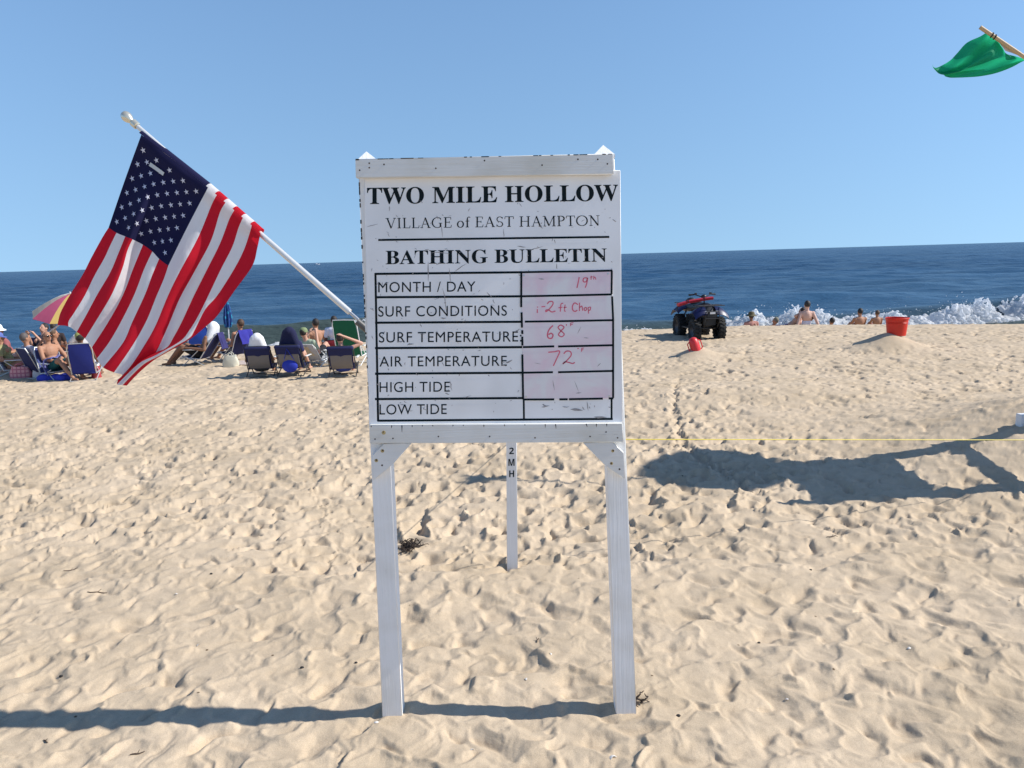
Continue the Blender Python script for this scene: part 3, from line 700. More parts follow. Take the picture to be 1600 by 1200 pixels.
for y0, y1 in ((425, 455), (462, 495), (500, 532), (540, 580)):
    b = MB()
    for pts, wd in hand:
        if y0 <= pts[0][1] <= y1: ribbon(b, spline(pts, max(2, len(pts)*5)) if len(pts) > 2 else pts, wd*1.1, SO)
    b.build('handwriting', RED_INK, sheet, sm=False)
SMUDGE = mat('grey_scuff', (.33, .31, .31), .7, var=.4, scale=60)
b = MB(); g = np.random.default_rng(3)
def scuff(x, y, L, ang, wd):
    q = [(x+L*(t-.5)*math.cos(ang)+g.normal(0, .5), y+L*(t-.5)*math.sin(ang)+g.normal(0, .5)) for t in (0, .33, .66, 1)]
    ribbon(b, q, [.2, wd, wd*.8, .2], TF+.0003)
for x, y, L, a, wd in ((669, 425, 30, 1.5, 1.6), (688, 395, 30, .1, 1.0), (703, 432, 26, 1.45, 1.0), (695, 470, 40, 1.4, 1.0), (693, 497, 10, .1, 2.2), (641, 538, 10, -.2, 2.4), (625, 534, 10, -.1, 2), (730, 620, 14, -.3, 1.2),
                       (705, 603, 16, 1.4, 1.4), (699, 616, 7, .2, 1.4), (852, 635, 14, -.1, 2.0), (884, 636, 12, 0, 1.4), (901, 640, 20, .1, 4.0), (918, 634, 14, 1.5, 1.4), (912, 638, 6, 1, 1.6), (795, 565, 12, -.5, 2.4), (786, 571, 9, .2, 1.6),
                       (850, 633, 6, .4, 2), (938, 652, 20, 0, 3), (765, 461, 12, .7, 1.2), (808, 516, 10, -.6, 1.8), (690, 360, 22, 1.5, 1), (787, 364, 14, 1.55, 1.0), (815, 385, 14, .1, 1.4), (838, 388, 22, -.35, 1.0), (582, 352, 20, -.25, 1), (845, 355, 8, .6, 1.3),
                       (720, 418, 24, -.6, 1.2), (870, 417, 9, 1.4, 1.4), (960, 345, 8, .5, 1.3)):
    scuff(x, y, L, a, wd)
for _ in range(210): scuff(580+380*g.random(), 300+345*g.random()**.8, 2+5*g.random()**2, g.random()*3, .5+.9*g.random())
b.build('scuff_marks', SMUDGE, panel, sm=False)
b = MB()
for x, y, L, a, wd in ((846, 436, 9, .1, 2), (865, 602, 16, 1.4, 1.2), (901, 604, 18, 1.2, .9), (904, 614, 9, -.1, 1.6), (916, 528, 8, .1, 1.2), (905, 516, 12, -1.1, 1.0), (936, 570, 8, -.8, 1.2), (840, 568, 10, .2, .8)):
    q = [(x+L*(t-.5)*math.cos(a), y+L*(t-.5)*math.sin(a)) for t in (0, .5, 1)]; ribbon(b, q, [.2, wd, .2], SO)
b.build('scuff_marks', SMUDGE, sheet, sm=False)
# chipped dark edge down the left side and along the top of the frame
CHIP = mat('bare_dark_wood', (.03, .027, .025), .9, var=.3)
b = MB()
for y in np.arange(285, 640, 6.5):
    if g.random() < .62:
        x = 559.6+(y-250)*.0444; L = 2+5*g.random(); ribbon(b, [(x, y), (x+L*.044, y+L)], 1.2+1.2*g.random(), .0006)
b.build('chipped_edge', CHIP, pl_, sm=False)
b = MB()
ribbon(b, [(555.4, 249.3), (561, 249.3)], 2.4, .0568)
for x in np.arange(590, 955, 9):
    if g.random() < .42: yy = 248.5-(x-555)*.02107; L = 3+10*g.random(); ribbon(b, [(x, yy+.6), (x+L, yy+.6-L*.021)], .9+.7*g.random(), .0568)
for x in np.arange(580, 960, 16):
    yb = 664.2-(x-577)*.00885
    if g.random() < .55: ribbon(b, [(x, yb+1), (x+g.normal(0, .6), yb+3+9*g.random()**2)], [1.8, .3], .0408)
b.build('chipped_edge', CHIP, low, sm=False)
# pole bracket behind the left post
b = MB(); q0 = BP(586, 520, -.095); b.box(q0, (.07, .012, .16)); b.tube([BP(558, 502, -.13), BP(586, 526, -.13)], .016, 12)
b.beam(BP(580, 521, -.13), BP(586, 521, -.09), .03, .03)
b.build('pole_bracket', mat('dull_bracket', (.12, .12, .12), .5, metal=.5), board)

# ================================================================== flag on its pole
def fpx(c, off): return (off[0]+c[0]/6.1538, off[1]+c[1]/6.1538)
A_ = (160, 280); B_ = (80, 430)
TC = .415
hoist = lambda s: (220.8+(s/7)*(325-220.8), 210.5+(s/7)*(293-210.5)) if s <= 7 else (325+(s-7)/6*(407-325), 293+(s-7)/6*(364-293))
LN = {
 0: [[(169.7, 355.6), (160, 371), (143, 402), (128.7, 430), (109.2, 461), (94.6, 488.5), (89.7, 508)]],
 1: [[(182, 363.7), (172, 384), (163, 403.5), (148, 430), (132, 462.5), (115, 490), (107.2, 502), (106.8, 510)]],
 2: [[(195.7, 369.4), (184.4, 397), (172, 426), (151.5, 461), (135, 491.7), (119.8, 518.6)]],
 3: [[(207, 374), (199, 392), (191, 420), (174.6, 460), (150, 501.5), (132.8, 529)]],
 4: [[(223.4, 382.4), (208.7, 418), (192.5, 460), (171, 500), (143.4, 543)]],
 5: [[(238, 393), (225, 421), (210, 460), (190.5, 500), (171, 534), (151.5, 560)]],
 6: [[(248.6, 404.3), (238, 429.5), (226.6, 460), (206.7, 503), (192, 535.6), (161, 574)]],
 7: [[(263, 415), (255.9, 436), (244, 464), (228.7, 501.5), (206.7, 540.5), (178, 582)]],
 8: [[hoist(8), (330.6, 320), (309.5, 371), (280, 426), (262, 463), (242.5, 509.6), (223, 543.7), (205, 571), (191, 586.5)]],
 9: [[hoist(9), (343.6, 332), (329, 377.5), (303, 426), (281, 466), (262, 511), (245, 548), (238, 555), (214, 569), (177, 599.5)]],
 10: [[hoist(10), (358, 343), (343.6, 380.7), (322.5, 423), (302, 464), (284.7, 501.5), (271.7, 526), (258.7, 544.4), (228, 556), (184, 593)]],
 11: [[hoist(11), (373, 355), (363, 385.6), (345, 421), (323.7, 465.7), (309, 495), (296, 516), (281.5, 533), (243, 555), (216.5, 568.5), (183, 600.6)]],
 12: [[hoist(12), (390.7, 362), (381, 390.5), (366, 420), (340, 461), (320.5, 483.6), (304, 516), (296, 528.2), (276, 540), (249, 556), (223, 570.5), (191.5, 601.8)]],
 13: [[hoist(13), (402, 388), (394, 416), (366, 455), (340, 492.6), (320.5, 511), (299, 528.5), (275, 543), (242.5, 561.5), (218, 581.5), (198, 602.5)]],
}
def polyres(pts, ts):
    a = spline(pts, 160); L = np.concatenate([[0], np.cumsum(np.linalg.norm(np.diff(a, axis=0), axis=1))]); L /= L[-1]
    return np.stack([np.interp(ts, L, a[:, k]) for k in (0, 1)], 1)
n1, n2 = 26, 64
T1 = np.linspace(0, 1, n1+1); T2 = np.linspace(0, 1, n2+1)
lines = []
for s in range(14):
    if s <= 7:
        h = np.array(hoist(s)); e = np.array(LN[s][0][0]); bow = np.array((-2.2, -1.2))*math.sin(math.pi*s/7*.8+.3)
        c1 = h+(e-h)*T1[:, None]+np.sin(T1*math.pi)[:, None]*bow
        lines.append(np.concatenate([c1, polyres(LN[s][0], T2)[1:]]))
    else:
        ts = np.concatenate([T1*TC, TC+(1-TC)*T2[1:]]); lines.append(polyres(LN[s][0], ts))
lines = np.array(lines)                      # 14 x M x 2
TT = np.concatenate([T1*TC, TC+(1-TC)*T2[1:]])
SUB = 6; ss = np.linspace(0, 13, 13*SUB+1); Mn = lines.shape[1]
flat = np.array([spline(lines[:, j], 13*SUB+1) for j in range(Mn)]).transpose(1, 0, 2)   # (S, M, 2)
PD0, PD1 = 3.66, 3.43                        # pole distance at its tip and at the bracket
pole_tip, pole_end = P(203, 187, PD0), P(573, 511, PD1)
def pole_D(x): return PD0+(PD1-PD0)*(x-203)/370
FG = np.zeros((len(ss), Mn, 3)); g = np.random.default_rng(9)
for i, s in enumerate(ss):
    for j in range(Mn):
        x, y = flat[i, j]; t = TT[j]; hx = hoist(s)[0]
        D = pole_D(hx)
        wv = .026*math.sin(s*1.25+2.6*t+.4)+.016*math.sin(s*2.3-3*t)+.010*math.sin(s*.9+11*t)
        D += wv*min(1, t*3)-.10*t*math.sin(t*2.2)
        D -= .020*math.exp(-(t/.045)**2)+.004         # sleeve wraps the pole on the near side
        if t < .07: D -= .012*math.sin(min(1, t/.07)*math.pi)
        if t > .62 and s > 8.2:                       # the corner that folds behind and swings back
            q = min(1, (t-.62)/.3)
            D += q*(.085*math.sin(max(0, min(1, (s-8.2)/3.4))*math.pi)+(.02 if s > 11.2 else 0))
        FG[i, j] = P(x, y, D)
C_RED = mat('flag_red_cloth', (.60, .014, .032), .8, var=.08, scale=60, bump=.12, bscale=400, trans=.42, spec=.15)
C_WHITE = mat('flag_white_cloth', (.82, .81, .815), .8, var=.04, scale=50, bump=.5, bscale=26, trans=.42, spec=.15, stretch=(1, 1, .45))
C_NAVY = mat('flag_navy_cloth', (.014, .014, .055), .8, var=.1, scale=60, bump=.12, bscale=400, trans=.15, spec=.15)
C_STAR = mat('embroidered_star', (.62, .62, .72), .8, var=.05)
ALU = mat('white_aluminium_pole', (.72, .72, .70), .32, metal=.35, var=.06, scale=25)
flag = thing('flag', 'large red white and blue flag with stars and stripes hanging from a slanted pole', 'flag', pole_end)
FO = pole_end
b = MB(); b.tube([pole_tip-FO+(pole_end-pole_tip)*.02, pole_tip.lerp(pole_end, .93)-FO], [.0105, .0138], 16)
pole = b.build('pole', ALU, flag)
b = MB(); b.tube([pole_tip.lerp(pole_end, .93)-FO, Vector((0, 0, 0))+(pole_end-pole_tip)*.05], .0075, 10); b.build('pole_foot', STEEL, pole)
ax = (pole_tip-pole_end).normalized(); MA = Vector((0, 0, 1)).rotation_difference(ax).to_matrix()
b = MB(); b.lathe([(.0001, .058), (.009, .057), (.018, .051), (.0225, .041), (.0235, .031), (.0205, .018), (.014, .006), (.0115, 0), (.013, -.004), (.0175, -.008), (.0175, -.032), (.0125, -.036)], pole_tip-FO-ax*.012, 20, MA)
b.build('finial', mat('pale_gold_finial', (.72, .68, .55), .22, metal=.6), pole)
b = MB(); ns, nm = len(ss), Mn
vs = [Vector(FG[i, j])-FO for i in range(ns) for j in range(nm)]; fs = []; ms = []
for i in range(ns-1):
    st = i//SUB
    for j in range(nm-1):
        fs.append((i*nm+j, (i+1)*nm+j, (i+1)*nm+j+1, i*nm+j+1))
        ms.append(2 if (st < 7 and j < n1) else (0 if st % 2 == 0 else 1))
b.v = [tuple(v) for v in vs]; b.f = fs; b.m = ms
me = bpy.data.meshes.new('flag_cloth'); me.from_pydata(b.v, [], b.f)
for m in (C_RED, C_WHITE, C_NAVY): me.materials.append(m)
me.polygons.foreach_set('material_index', ms); me.polygons.foreach_set('use_smooth', [True]*len(fs)); me.update()
cloth = link('cloth', me, flag)
# the cloth wrapped round the far side of the pole (sleeve)
b = MB(); b.v, b.f, b.m = [], [], []
NS = 10
for i in range(ns):
    p0 = Vector(FG[i, 0])-FO; hx = hoist(ss[i])
    c = P(hx[0], hx[1], pole_D(hx[0]))-FO
    r = p0-c; r = r-ax*r.dot(ax); rl = max(r.length, .0205); r = r.normalized(); y = ax.cross(r)
    e = Vector(FG[i, 3])-FO
    for k in range(NS+1):
        a = 2*math.pi*k/NS*.62
        b.v.append(tuple(c+(r*math.cos(a)-y*math.sin(a)*(-1))*rl))
for i in range(ns-1):
    st = i//SUB
    for k in range(NS): b.f.append((i*(NS+1)+k, (i+1)*(NS+1)+k, (i+1)*(NS+1)+k+1, i*(NS+1)+k+1)); b.m.append(2 if st < 7 else (0 if st % 2 == 0 else 1))
b.build('sleeve', [C_RED, C_WHITE, C_NAVY], cloth, sm='all')
def on_flag(s, t, off=-.002):
    i = min(max(s*SUB, 0), ns-1.001); j = np.interp(t, TT, np.arange(nm)); j = min(j, nm-1.001)
    i0, j0 = int(i), int(j); a, c = i-i0, j-j0
    p = FG[i0, j0]*(1-a)*(1-c)+FG[i0+1, j0]*a*(1-c)+FG[i0, j0+1]*(1-a)*c+FG[i0+1, j0+1]*a*c
    p = Vector(p); v = (p-Vector((0, 0, CAM_H))).normalized()
    du = Vector(FG[i0+1, j0]-FG[i0, j0]); dv = Vector(FG[i0, j0+1]-FG[i0, j0]); n = du.cross(dv).normalized()
    if n.dot(v) > 0: n = -n
    return p-FO+n*(-off)
for r_ in range(9):
    for k in range(6 if r_ % 2 == 0 else 5):
        s0 = .7+(r_)*.70; t0 = TC*(.115+(k*2+(r_ % 2))*.0785)
        b = MB(); pts = []
        for q in range(10):
            a = math.pi*q/5+.2; rad = (.265 if q % 2 == 0 else .10)
            pts.append(on_flag(s0+rad*math.sin(a), t0+rad*.0365*1.35*math.cos(a), -.0025))
        b.add(pts+[on_flag(s0, t0, -.0028)], [(q, (q+1) % 10, 10) for q in range(10)])
        b.build('star', C_STAR, cloth, sm=False)
b = MB(); b.sheet([[on_flag(s, t, -.006) for t in (.070, .088)] for s in (1.75, 2.1, 2.5, 2.9, 3.25)], .0006)
b.build('sewn_label', mat('label_tape', (.6, .6, .58), .7), cloth)

# ================================================================== short post 2 M H behind the sign
pb = P(800, 884, 5.02); pb.z = ground(pb)-.12
post2 = thing('wooden_post', 'short square white post lettered 2 M H standing in the sand behind the sign', 'post', (pb.x, pb.y, ground(pb)))
PO = post2.location.copy()
def PP(x, y, D=4.975): return P(x, y, D)-PO
b = MB(); fr = [PP(791.2, 884), PP(808.2, 884), PP(807.2, 668), PP(791.0, 668)]; fr[0].z = fr[1].z = -.15
b.hexa(fr, [p+Vector((.0, .075, 0)) for p in fr]); shaft = b.build('shaft', wood('white_post_paint', 'Z', (.80, .80, .80), .3, .4), post2, bevel=.002)
b = MB(); _BP = BP
BP = lambda x, y, off=0.: PP(x, y, 4.9735)
SB = {'2': chr(0x1D7EE), 'M': chr(0x1D5E0), 'H': chr(0x1D5DB)}
letter(b, SB['2'], [(795.6, 709.6), (803, 709.4), (802.8, 699.4), (795.6, 699.6)], 0)
letter(b, SB['M'], [(794.4, 728), (804, 727.8), (803.8, 717), (794.4, 717.2)], 0)
letter(b, SB['H'], [(795.6, 745.6), (803.4, 745.4), (803.4, 735), (795.6, 735.2)], 0)
b.build('lettering', BLACK, shaft, sm=False)
BP = _BP
post_top = PP(799, 690, 5.01)+PO

# ================================================================== lifeguard stand just past the right edge
W_stand = wood('white_stand_timber', 'Z', (.80, .80, .80), .3, .3)
leg_px = GS(1596, 660); sx, sy = leg_px.x+.4, leg_px.y-.74
stand = thing('lifeguard_stand', 'white wooden lifeguard stand at the right edge, only its leg and skid showing', 'lifeguard stand', (sx, sy, ground(sx, sy)))
b = MB(); sk = []
dx0 = leg_px.x-sx; dy1 = .74; zb = leg_px.z-stand.location.z
for yy in (-dy1*.95, dy1):
    q = MB(); q.box((dx0+.78, yy, zb+.02), (1.62, .10, .20)); q.build('skid', W_stand, stand, bevel=.004)
for yy in (-dy1*.95, dy1):
    for x0, x1 in ((dx0+.12, dx0+.42), (dx0+1.5, dx0+1.1)):
        q = MB(); q.beam((x0, yy-.07*(1 if yy > 0 else -1), zb), (x1, yy*.62, 2.0), .09, .09, (0, 1, 0)); q.build('leg', W_stand, stand, bevel=.003)
for z_, sc in ((.7, .9), (1.25, .8)):
    q = MB(); q.beam((dx0+.25+z_*.1, -dy1*sc, z_), (dx0+.25+z_*.1, dy1*sc, z_), .09, .04, (1, 0, 0)); q.build('rung', W_stand, stand)
    q = MB(); q.beam((dx0+.2, dy1*sc, z_), (dx0+1.45, dy1*sc, z_), .09, .04); q.build('side_rail', W_stand, stand)
q = MB()
for k in range(6): q.box((dx0+.36+k*.155, 0, 2.02), (.14, 1.2, .035))
q.build('seat', W_stand, stand)
q = MB()
for k in range(4): q.box((dx0+1.24, 0, 2.18+k*.17), (.03, 1.2, .14))
for yy in (-.55, .55): q.box((dx0+1.28, yy, 2.4), (.06, .08, .85))
q.build('backrest', W_stand, stand)
for yy in (-.6, .6):
    q = MB(); q.box((dx0+.78, yy, 2.32), (.9, .10, .035)); q.box((dx0+.38, yy, 2.16), (.06, .06, .3)); q.build('armrest', W_stand, stand)
ub = thing('beach_umbrella', 'open umbrella fixed above the lifeguard stand, seen only by its shadow on the sand', 'umbrella', (6.55, 7.22, 2.42))
q = MB(); q.tube([(0, 0, 0), (0, 0, 1.75)], .018, 8); q.build('pole', ALU, ub)
q = MB(); q.lathe([(.02, 1.75), (.32, 1.68), (.55, 1.55), (.70, 1.38), (.69, 1.375), (.53, 1.54), (.30, 1.665), (.02, 1.73)], (0, 0, 0), 16); q.build('canopy', mat('canopy_cloth', (.6, .6, .58), .8), ub)

# ropes
def rope(name, pts, r, m, label, cat):
    pts = [Vector(p) for p in pts]; o = pts[0].copy(); b = MB(); b.tube([p-o for p in pts], r, 6)
    ob = b.build(name, m, None); ob.location = o; return tag(ob, label, cat)
e1 = P(1640, 687.5, 6.2); a1 = post_top+Vector((.035, 0, .015))
q = []
for k in range(33):
    t = k/32; p = a1.lerp(e1, t); q.append(p)
rope('rope', q, .0038, mat('yellow_rope', (.78, .62, .06), .6, var=.1, scale=80, trans=.0), 'thin yellow rope stretched level from the sign towards the lifeguard stand', 'rope')
s0, s1 = GS(566, 888), GS(797, 688)
tn = math.tan(SUN_EL)
st_ = Vector((.33, 9.9, 0)); st_.z = ground(st_)
rope('cord', [post_top+Vector((-.02, .02, -.03)), st_+Vector((0, 0, .02))], .003, mat('brown_cord', (.25, .18, .10), .8), 'thin cord running from the short 2 M H post down to the sand', 'cord')

# ================================================================== green flag
gD = 7.16
gp = lambda c: (1430+c[0]/9.412, 20+c[1]/9.412)
tipg = P(*gp((955, 212)), gD); endg = P(*gp((1590, 640)), gD-.05)
gdir = (endg-tipg).normalized(); gend = tipg+gdir*2.35; gx = gdir.orthogonal().normalized(); gy = gdir.cross(gx)
gf = thing('green_flag', 'bright green flag waving from a slanted wooden stick at the top right', 'flag', gend)
b = MB(); b.tube([tipg-gend, Vector((0, 0, 0))], .0165, 12); b.build('stick', mat('bare_wood_stick', (.56, .38, .20), .6, var=.2, scale=20, stretch=(4, 4, 1)), gf)
b = MB()
for k in (0, .03): b.tube([tipg-gend+gdir*(.12+k+.002*a)+gx*.019*math.cos(a)+gy*.019*math.sin(a) for a in np.linspace(0, 6.6, 16)], .006, 6)
b.build('tie', mat('dark_tie', (.05, .035, .02), .8), gf)
up_e = [(1050, 285), (960, 345), (760, 440), (620, 590), (520, 695), (400, 770), (310, 808), (265, 790), (254, 745)]
m1_ = [(1130, 330), (1030, 430), (860, 560), (700, 700), (560, 800), (430, 850), (340, 850), (285, 830), (262, 800)]
m2_ = [(1210, 410), (1130, 540), (980, 650), (800, 760), (640, 840), (500, 880), (400, 890), (330, 870), (300, 850)]
m3_ = [(1290, 520), (1240, 620), (1100, 700), (900, 790), (720, 850), (560, 890), (450, 908), (390, 908), (350, 895)]
m4_ = [(1340, 600), (1400, 660), (1250, 730), (1010, 830), (820, 850), (620, 865), (520, 880), (460, 905), (420, 915)]
m5_ = [(1480, 640), (1480, 690), (1330, 760), (1100, 850), (900, 880), (700, 900), (580, 915), (500, 930), (440, 935)]
lo_e = [(1640, 690), (1560, 725), (1400, 810), (1180, 890), (950, 935), (740, 950), (600, 955), (520, 955), (470, 945)]
gl = np.array([spline([gp(c) for c in l], 60) for l in (up_e, m1_, m2_, m3_, m4_, m5_, lo_e)])
gl = np.array([spline(gl[:, j], 49) for j in range(60)]).transpose(1, 0, 2)
GG = []
for i in range(49):
    row = []
    for j in range(60):
        s, t = i/48, j/59
        D = gD+.02+.16*t+.055*math.sin(s*9.5+1.5*t)*min(1, t*4+.2)+.03*math.sin(s*17-4*t)+.02*math.sin(t*13+s*5)
        if j == 0: D = gD
        row.append(P(*gl[i, j], D)-gend)
    GG.append(row)
me = bpy.data.meshes.new('green_cloth'); me.from_pydata([tuple(p) for r in GG for p in r], [], [(i*60+j, (i+1)*60+j, (i+1)*60+j+1, i*60+j+1) for i in range(48) for j in range(59)])
me.materials.append(mat('green_nylon', (.02, .42, .20), .6, var=.1, scale=8, bump=.25, bscale=14, trans=.6, spec=.2)); me.polygons.foreach_set('use_smooth', [True]*len(me.polygons)); me.update()
link('cloth', me, gf)
b = MB(); b.sheet([[P(*gp(c), gD-.012)-gend for c in r] for r in (((1225, 425), (1330, 560)), ((1300, 470), (1410, 585)), ((1420, 560), (1500, 620)))], .003)
b.build('sleeve', mat('pale_sleeve', (.62, .52, .45), .8), gf)

# ================================================================== people
def skin(c): return mat('skin', c, .6, var=.06, scale=9, spec=.3)
SK_LIGHT = skin((.58, .33, .235)); SK_TAN = skin((.40, .205, .125)); SK_DARK = skin((.17, .082, .05)); SK_PALE = skin((.64, .40, .31)); SK_BROWN = skin((.25, .125, .075))
HAIR_D = mat('dark_hair', (.022, .016, .013), .6, var=.4, scale=60, bump=.5); HAIR_B = mat('brown_hair', (.10, .055, .03), .6, var=.4, scale=60, bump=.5)
HAIR_L = mat('auburn_hair', (.075, .038, .02), .6, var=.4, scale=60, bump=.5)
EYE = mat('dark_eye', (.02, .015, .012), .3); LIP = mat('lips', (.33, .10, .09), .6)
def remesh(b, voxel, sm=4):
    me = bpy.data.meshes.new('t'); me.from_pydata(b.v, [], b.f); o = bpy.data.objects.new('t', me); COL.objects.link(o)
    bm = bmesh.new(); bm.from_mesh(me); bmesh.ops.recalc_face_normals(bm, faces=bm.faces); bm.to_mesh(me); bm.free()
    m = o.modifiers.new('r', 'REMESH'); m.mode = 'VOXEL'; m.voxel_size = voxel
    s = o.modifiers.new('s', 'SMOOTH'); s.iterations = sm; s.factor = .5
    dg = bpy.context.evaluated_depsgraph_get(); dg.update()
    r = bpy.data.meshes.new_from_object(o.evaluated_get(dg)); bpy.data.objects.remove(o); bpy.data.meshes.remove(me)
    r.polygons.foreach_set('use_smooth', [True]*len(r.polygons)); return r
V = Vector
def hand(b, wr, d, side, k=1.0):
    """palm, four bent fingers of unequal length and a thumb off the side of the palm"""
    d = V(d).normalized(); x = d.cross(V((0, 0, 1))); x = x.normalized() if x.length > .1 else V((1, 0, 0)); nrm = x.cross(d)
    pal = wr+d*.055*k
    b.capsule(wr, wr+d*.085*k, .024*k, .030*k, 8); b.ellip(pal, (.036*k, .036*k, .020*k), Matrix((x, d, nrm)).transposed(), 10, 6)
    for i, L in enumerate((.066, .078, .072, .056)):
        r = wr+d*.085*k+x*(i-1.5)*.019*k; m1 = r+d*L*.55*k-nrm*.006*k; e = m1+(d*.75-nrm*.65).normalized()*L*.45*k
        b.capsule(r-d*.02*k, m1, .0095*k, .009*k, 6); b.capsule(m1, e, .009*k, .0078*k, 6)
    t0 = wr+d*.03*k+x*side*.026*k; t1 = t0+(d*.6+x*side*.75).normalized()*.038*k
    b.capsule(t0, t1, .012*k, .011*k, 6); b.capsule(t1, t1+(d*.9+x*side*.2-nrm*.3).normalized()*.03*k, .011*k, .009*k, 6)
def person(label, loc, rz, pose='chair', arms='lap', recline=30, sk=SK_LIGHT, seat=.20, k=1.0, hair=HAIR_D, hairstyle='short', hat=None, hatc=(.8, .8, .8),
           top=None, bottom=None, glasses=False, group=None, knee=.42, foot=.78, turn=0., nod=0., female=False, voxel=.0105, knee_l=None, swim=None):
    root = thing('person', label, 'person', loc, rz, group)
    a = R(recline); t = V((0, -math.sin(a), math.cos(a))); fw = V((0, math.cos(a), math.sin(a)))
    pel = V((0, 0, seat+.10)); wst = pel+t*.17; che = pel+t*.36; nb = pel+t*.49
    up = (t*.55+V((0, 0, 1))*.45).normalized() if pose != 'lie' else (t*.4+V((0, .1, 1))*.6).normalized()
    hd = nb+up*.185+fw*.02
    sw = .165 if female else .19
    sh = {s: nb-t*.045+V((s*sw, 0, 0)) for s in (-1, 1)}; hip = {s: pel+V((s*.088, .0, -.02)) for s in (-1, 1)}
    kn, an = {}, {}
    for s in (-1, 1):
        kz = knee if (knee_l is None or s > 0) else knee_l
        kn[s] = V((s*.12, .41, kz)); an[s] = V((s*.11, foot, .085 if kz > .12 else .05))
        if pose == 'lie': kn[s] = V((s*.10, .43, .10)); an[s] = V((s*.09, .85, .07))
        # keep the thigh's length
        dv = kn[s]-hip[s]; kn[s] = hip[s]+dv.normalized()*min(dv.length, .45)
    el, wr = {}, {}
    for s in (-1, 1):
        if arms == 'lap': el[s] = sh[s]+V((s*.07, .03, -.27)); wr[s] = V((s*.11, .26, pel.z+.13))
        elif arms == 'rest': el[s] = sh[s]+V((s*.10, .02, -.26)); wr[s] = V((s*.28, .22, pel.z+.16))
        elif arms == 'read': el[s] = sh[s]+V((s*.06, .10, -.25)); wr[s] = che+fw*.30+V((s*.10, 0, .06))
        elif arms == 'behind': el[s] = sh[s]+V((s*.24, .06, .12)); wr[s] = hd+V((s*.07, -.09, .02))
        elif arms == 'behind_r': 
            if s > 0: el[s] = sh[s]+V((s*.25, .08, .10)); wr[s] = hd+V((s*.07, -.06, .06))
            else: el[s] = sh[s]+V((s*.07, .03, -.27)); wr[s] = V((s*.11, .26, pel.z+.13))
        elif arms == 'prop': el[s] = sh[s]+V((s*.10, -.10, -.27)); wr[s] = V((s*(sw+.16), -.26, .05))
        elif arms == 'knees': el[s] = sh[s]+V((s*.05, .16, -.22)); wr[s] = V((s*.06, .38, knee-.06))
        elif arms == 'forward': el[s] = sh[s]+V((s*.05, .20, -.20)); wr[s] = sh[s]+V((s*-.02, .46, -.20))
        elif arms == 'down': el[s] = sh[s]+V((s*.06, .0, -.28)); wr[s] = sh[s]+V((s*.08, .06, -.52))
    hr = (Matrix.Rotation(R(turn), 3, 'Z') @ Matrix.Rotation(R(-nod), 3, 'X'))
    b = MB()
    X = V((1, 0, 0))
    bw = .90 if female else 1.0
    b.ellip(pel, (.165, .115, .115)); b.ellip(wst, (.135*bw, .095, .15), Matrix((X, fw, t)).transposed()); b.ellip(che, (.165*bw, .115, .17), Matrix((X, fw, t)).transposed())
    b.capsule(sh[-1]*.75+sh[1]*.25, sh[1]*.75+sh[-1]*.25, .068, .068)
    if female:
        for s in (-1, 1): b.ellip(che+V((s*.075, 0, 0))+fw*.085-t*.01, (.06, .055, .06))
    b.capsule(nb-t*.03, hd-up*.05, .056, .052)
    b.ellip(hd, (.074, .092, .108), hr, 16, 12); b.ellip(hd+hr @ V((0, .032, -.055)), (.055, .060, .055), hr)
    b.capsule(hd+hr @ V((0, .085, .012)), hd+hr @ V((0, .108, -.018)), .012, .015, 8)
    for s in (-1, 1): b.ellip(hd+hr @ V((s*.076, -.005, -.008)), (.013, .022, .032), hr, 8, 6)
    for s in (-1, 1):
        b.capsule(sh[s], el[s], .050, .041); b.capsule(el[s], wr[s], .041, .027)
        b.capsule(sh[s]*.6+che*.4, sh[s], .07, .056)
        hand(b, wr[s], (wr[s]-el[s]) if arms not in ('rest', 'lap') else V((0, 1, -.15)), -s)
        b.capsule(hip[s], kn[s], .088, .060); b.capsule(kn[s], kn[s].lerp(an[s], .35), .057, .055); b.capsule(kn[s].lerp(an[s], .3), an[s], .056, .037)
        b.capsule(an[s]+V((0, -.03, -.03)), an[s]+V((0, .15, -.045)) if pose != 'lie' else an[s]+V((0, .06, .14)), .037, .026)
    body = link('body', remesh(b, voxel), root); body.data.materials.append(sk)
    # face
    e = MB()
    for s in (-1, 1): e.ellip(hd+hr @ V((s*.030, .083, .012)), (.012, .008, .008), hr, 8, 6)
    e.build('eyes', EYE, root)
    e = MB(); e.ellip(hd+hr @ V((0, .088, -.052)), (.022, .008, .007), hr, 8, 6); e.build('mouth', LIP, root)
    if glasses:
        e = MB()
        for s in (-1, 1):
            e.ellip(hd+hr @ V((s*.033, .094, .012)), (.030, .010, .021), hr, 12, 6); e.tube([hd+hr @ V((s*.062, .085, .016)), hd+hr @ V((s*.08, -.01, .012))], .005, 6)
        e.box(hd+hr @ V((0, .100, .016)), (.02, .008, .008)); e.build('sunglasses', mat('dark_lens', (.01, .01, .012), .12), root)
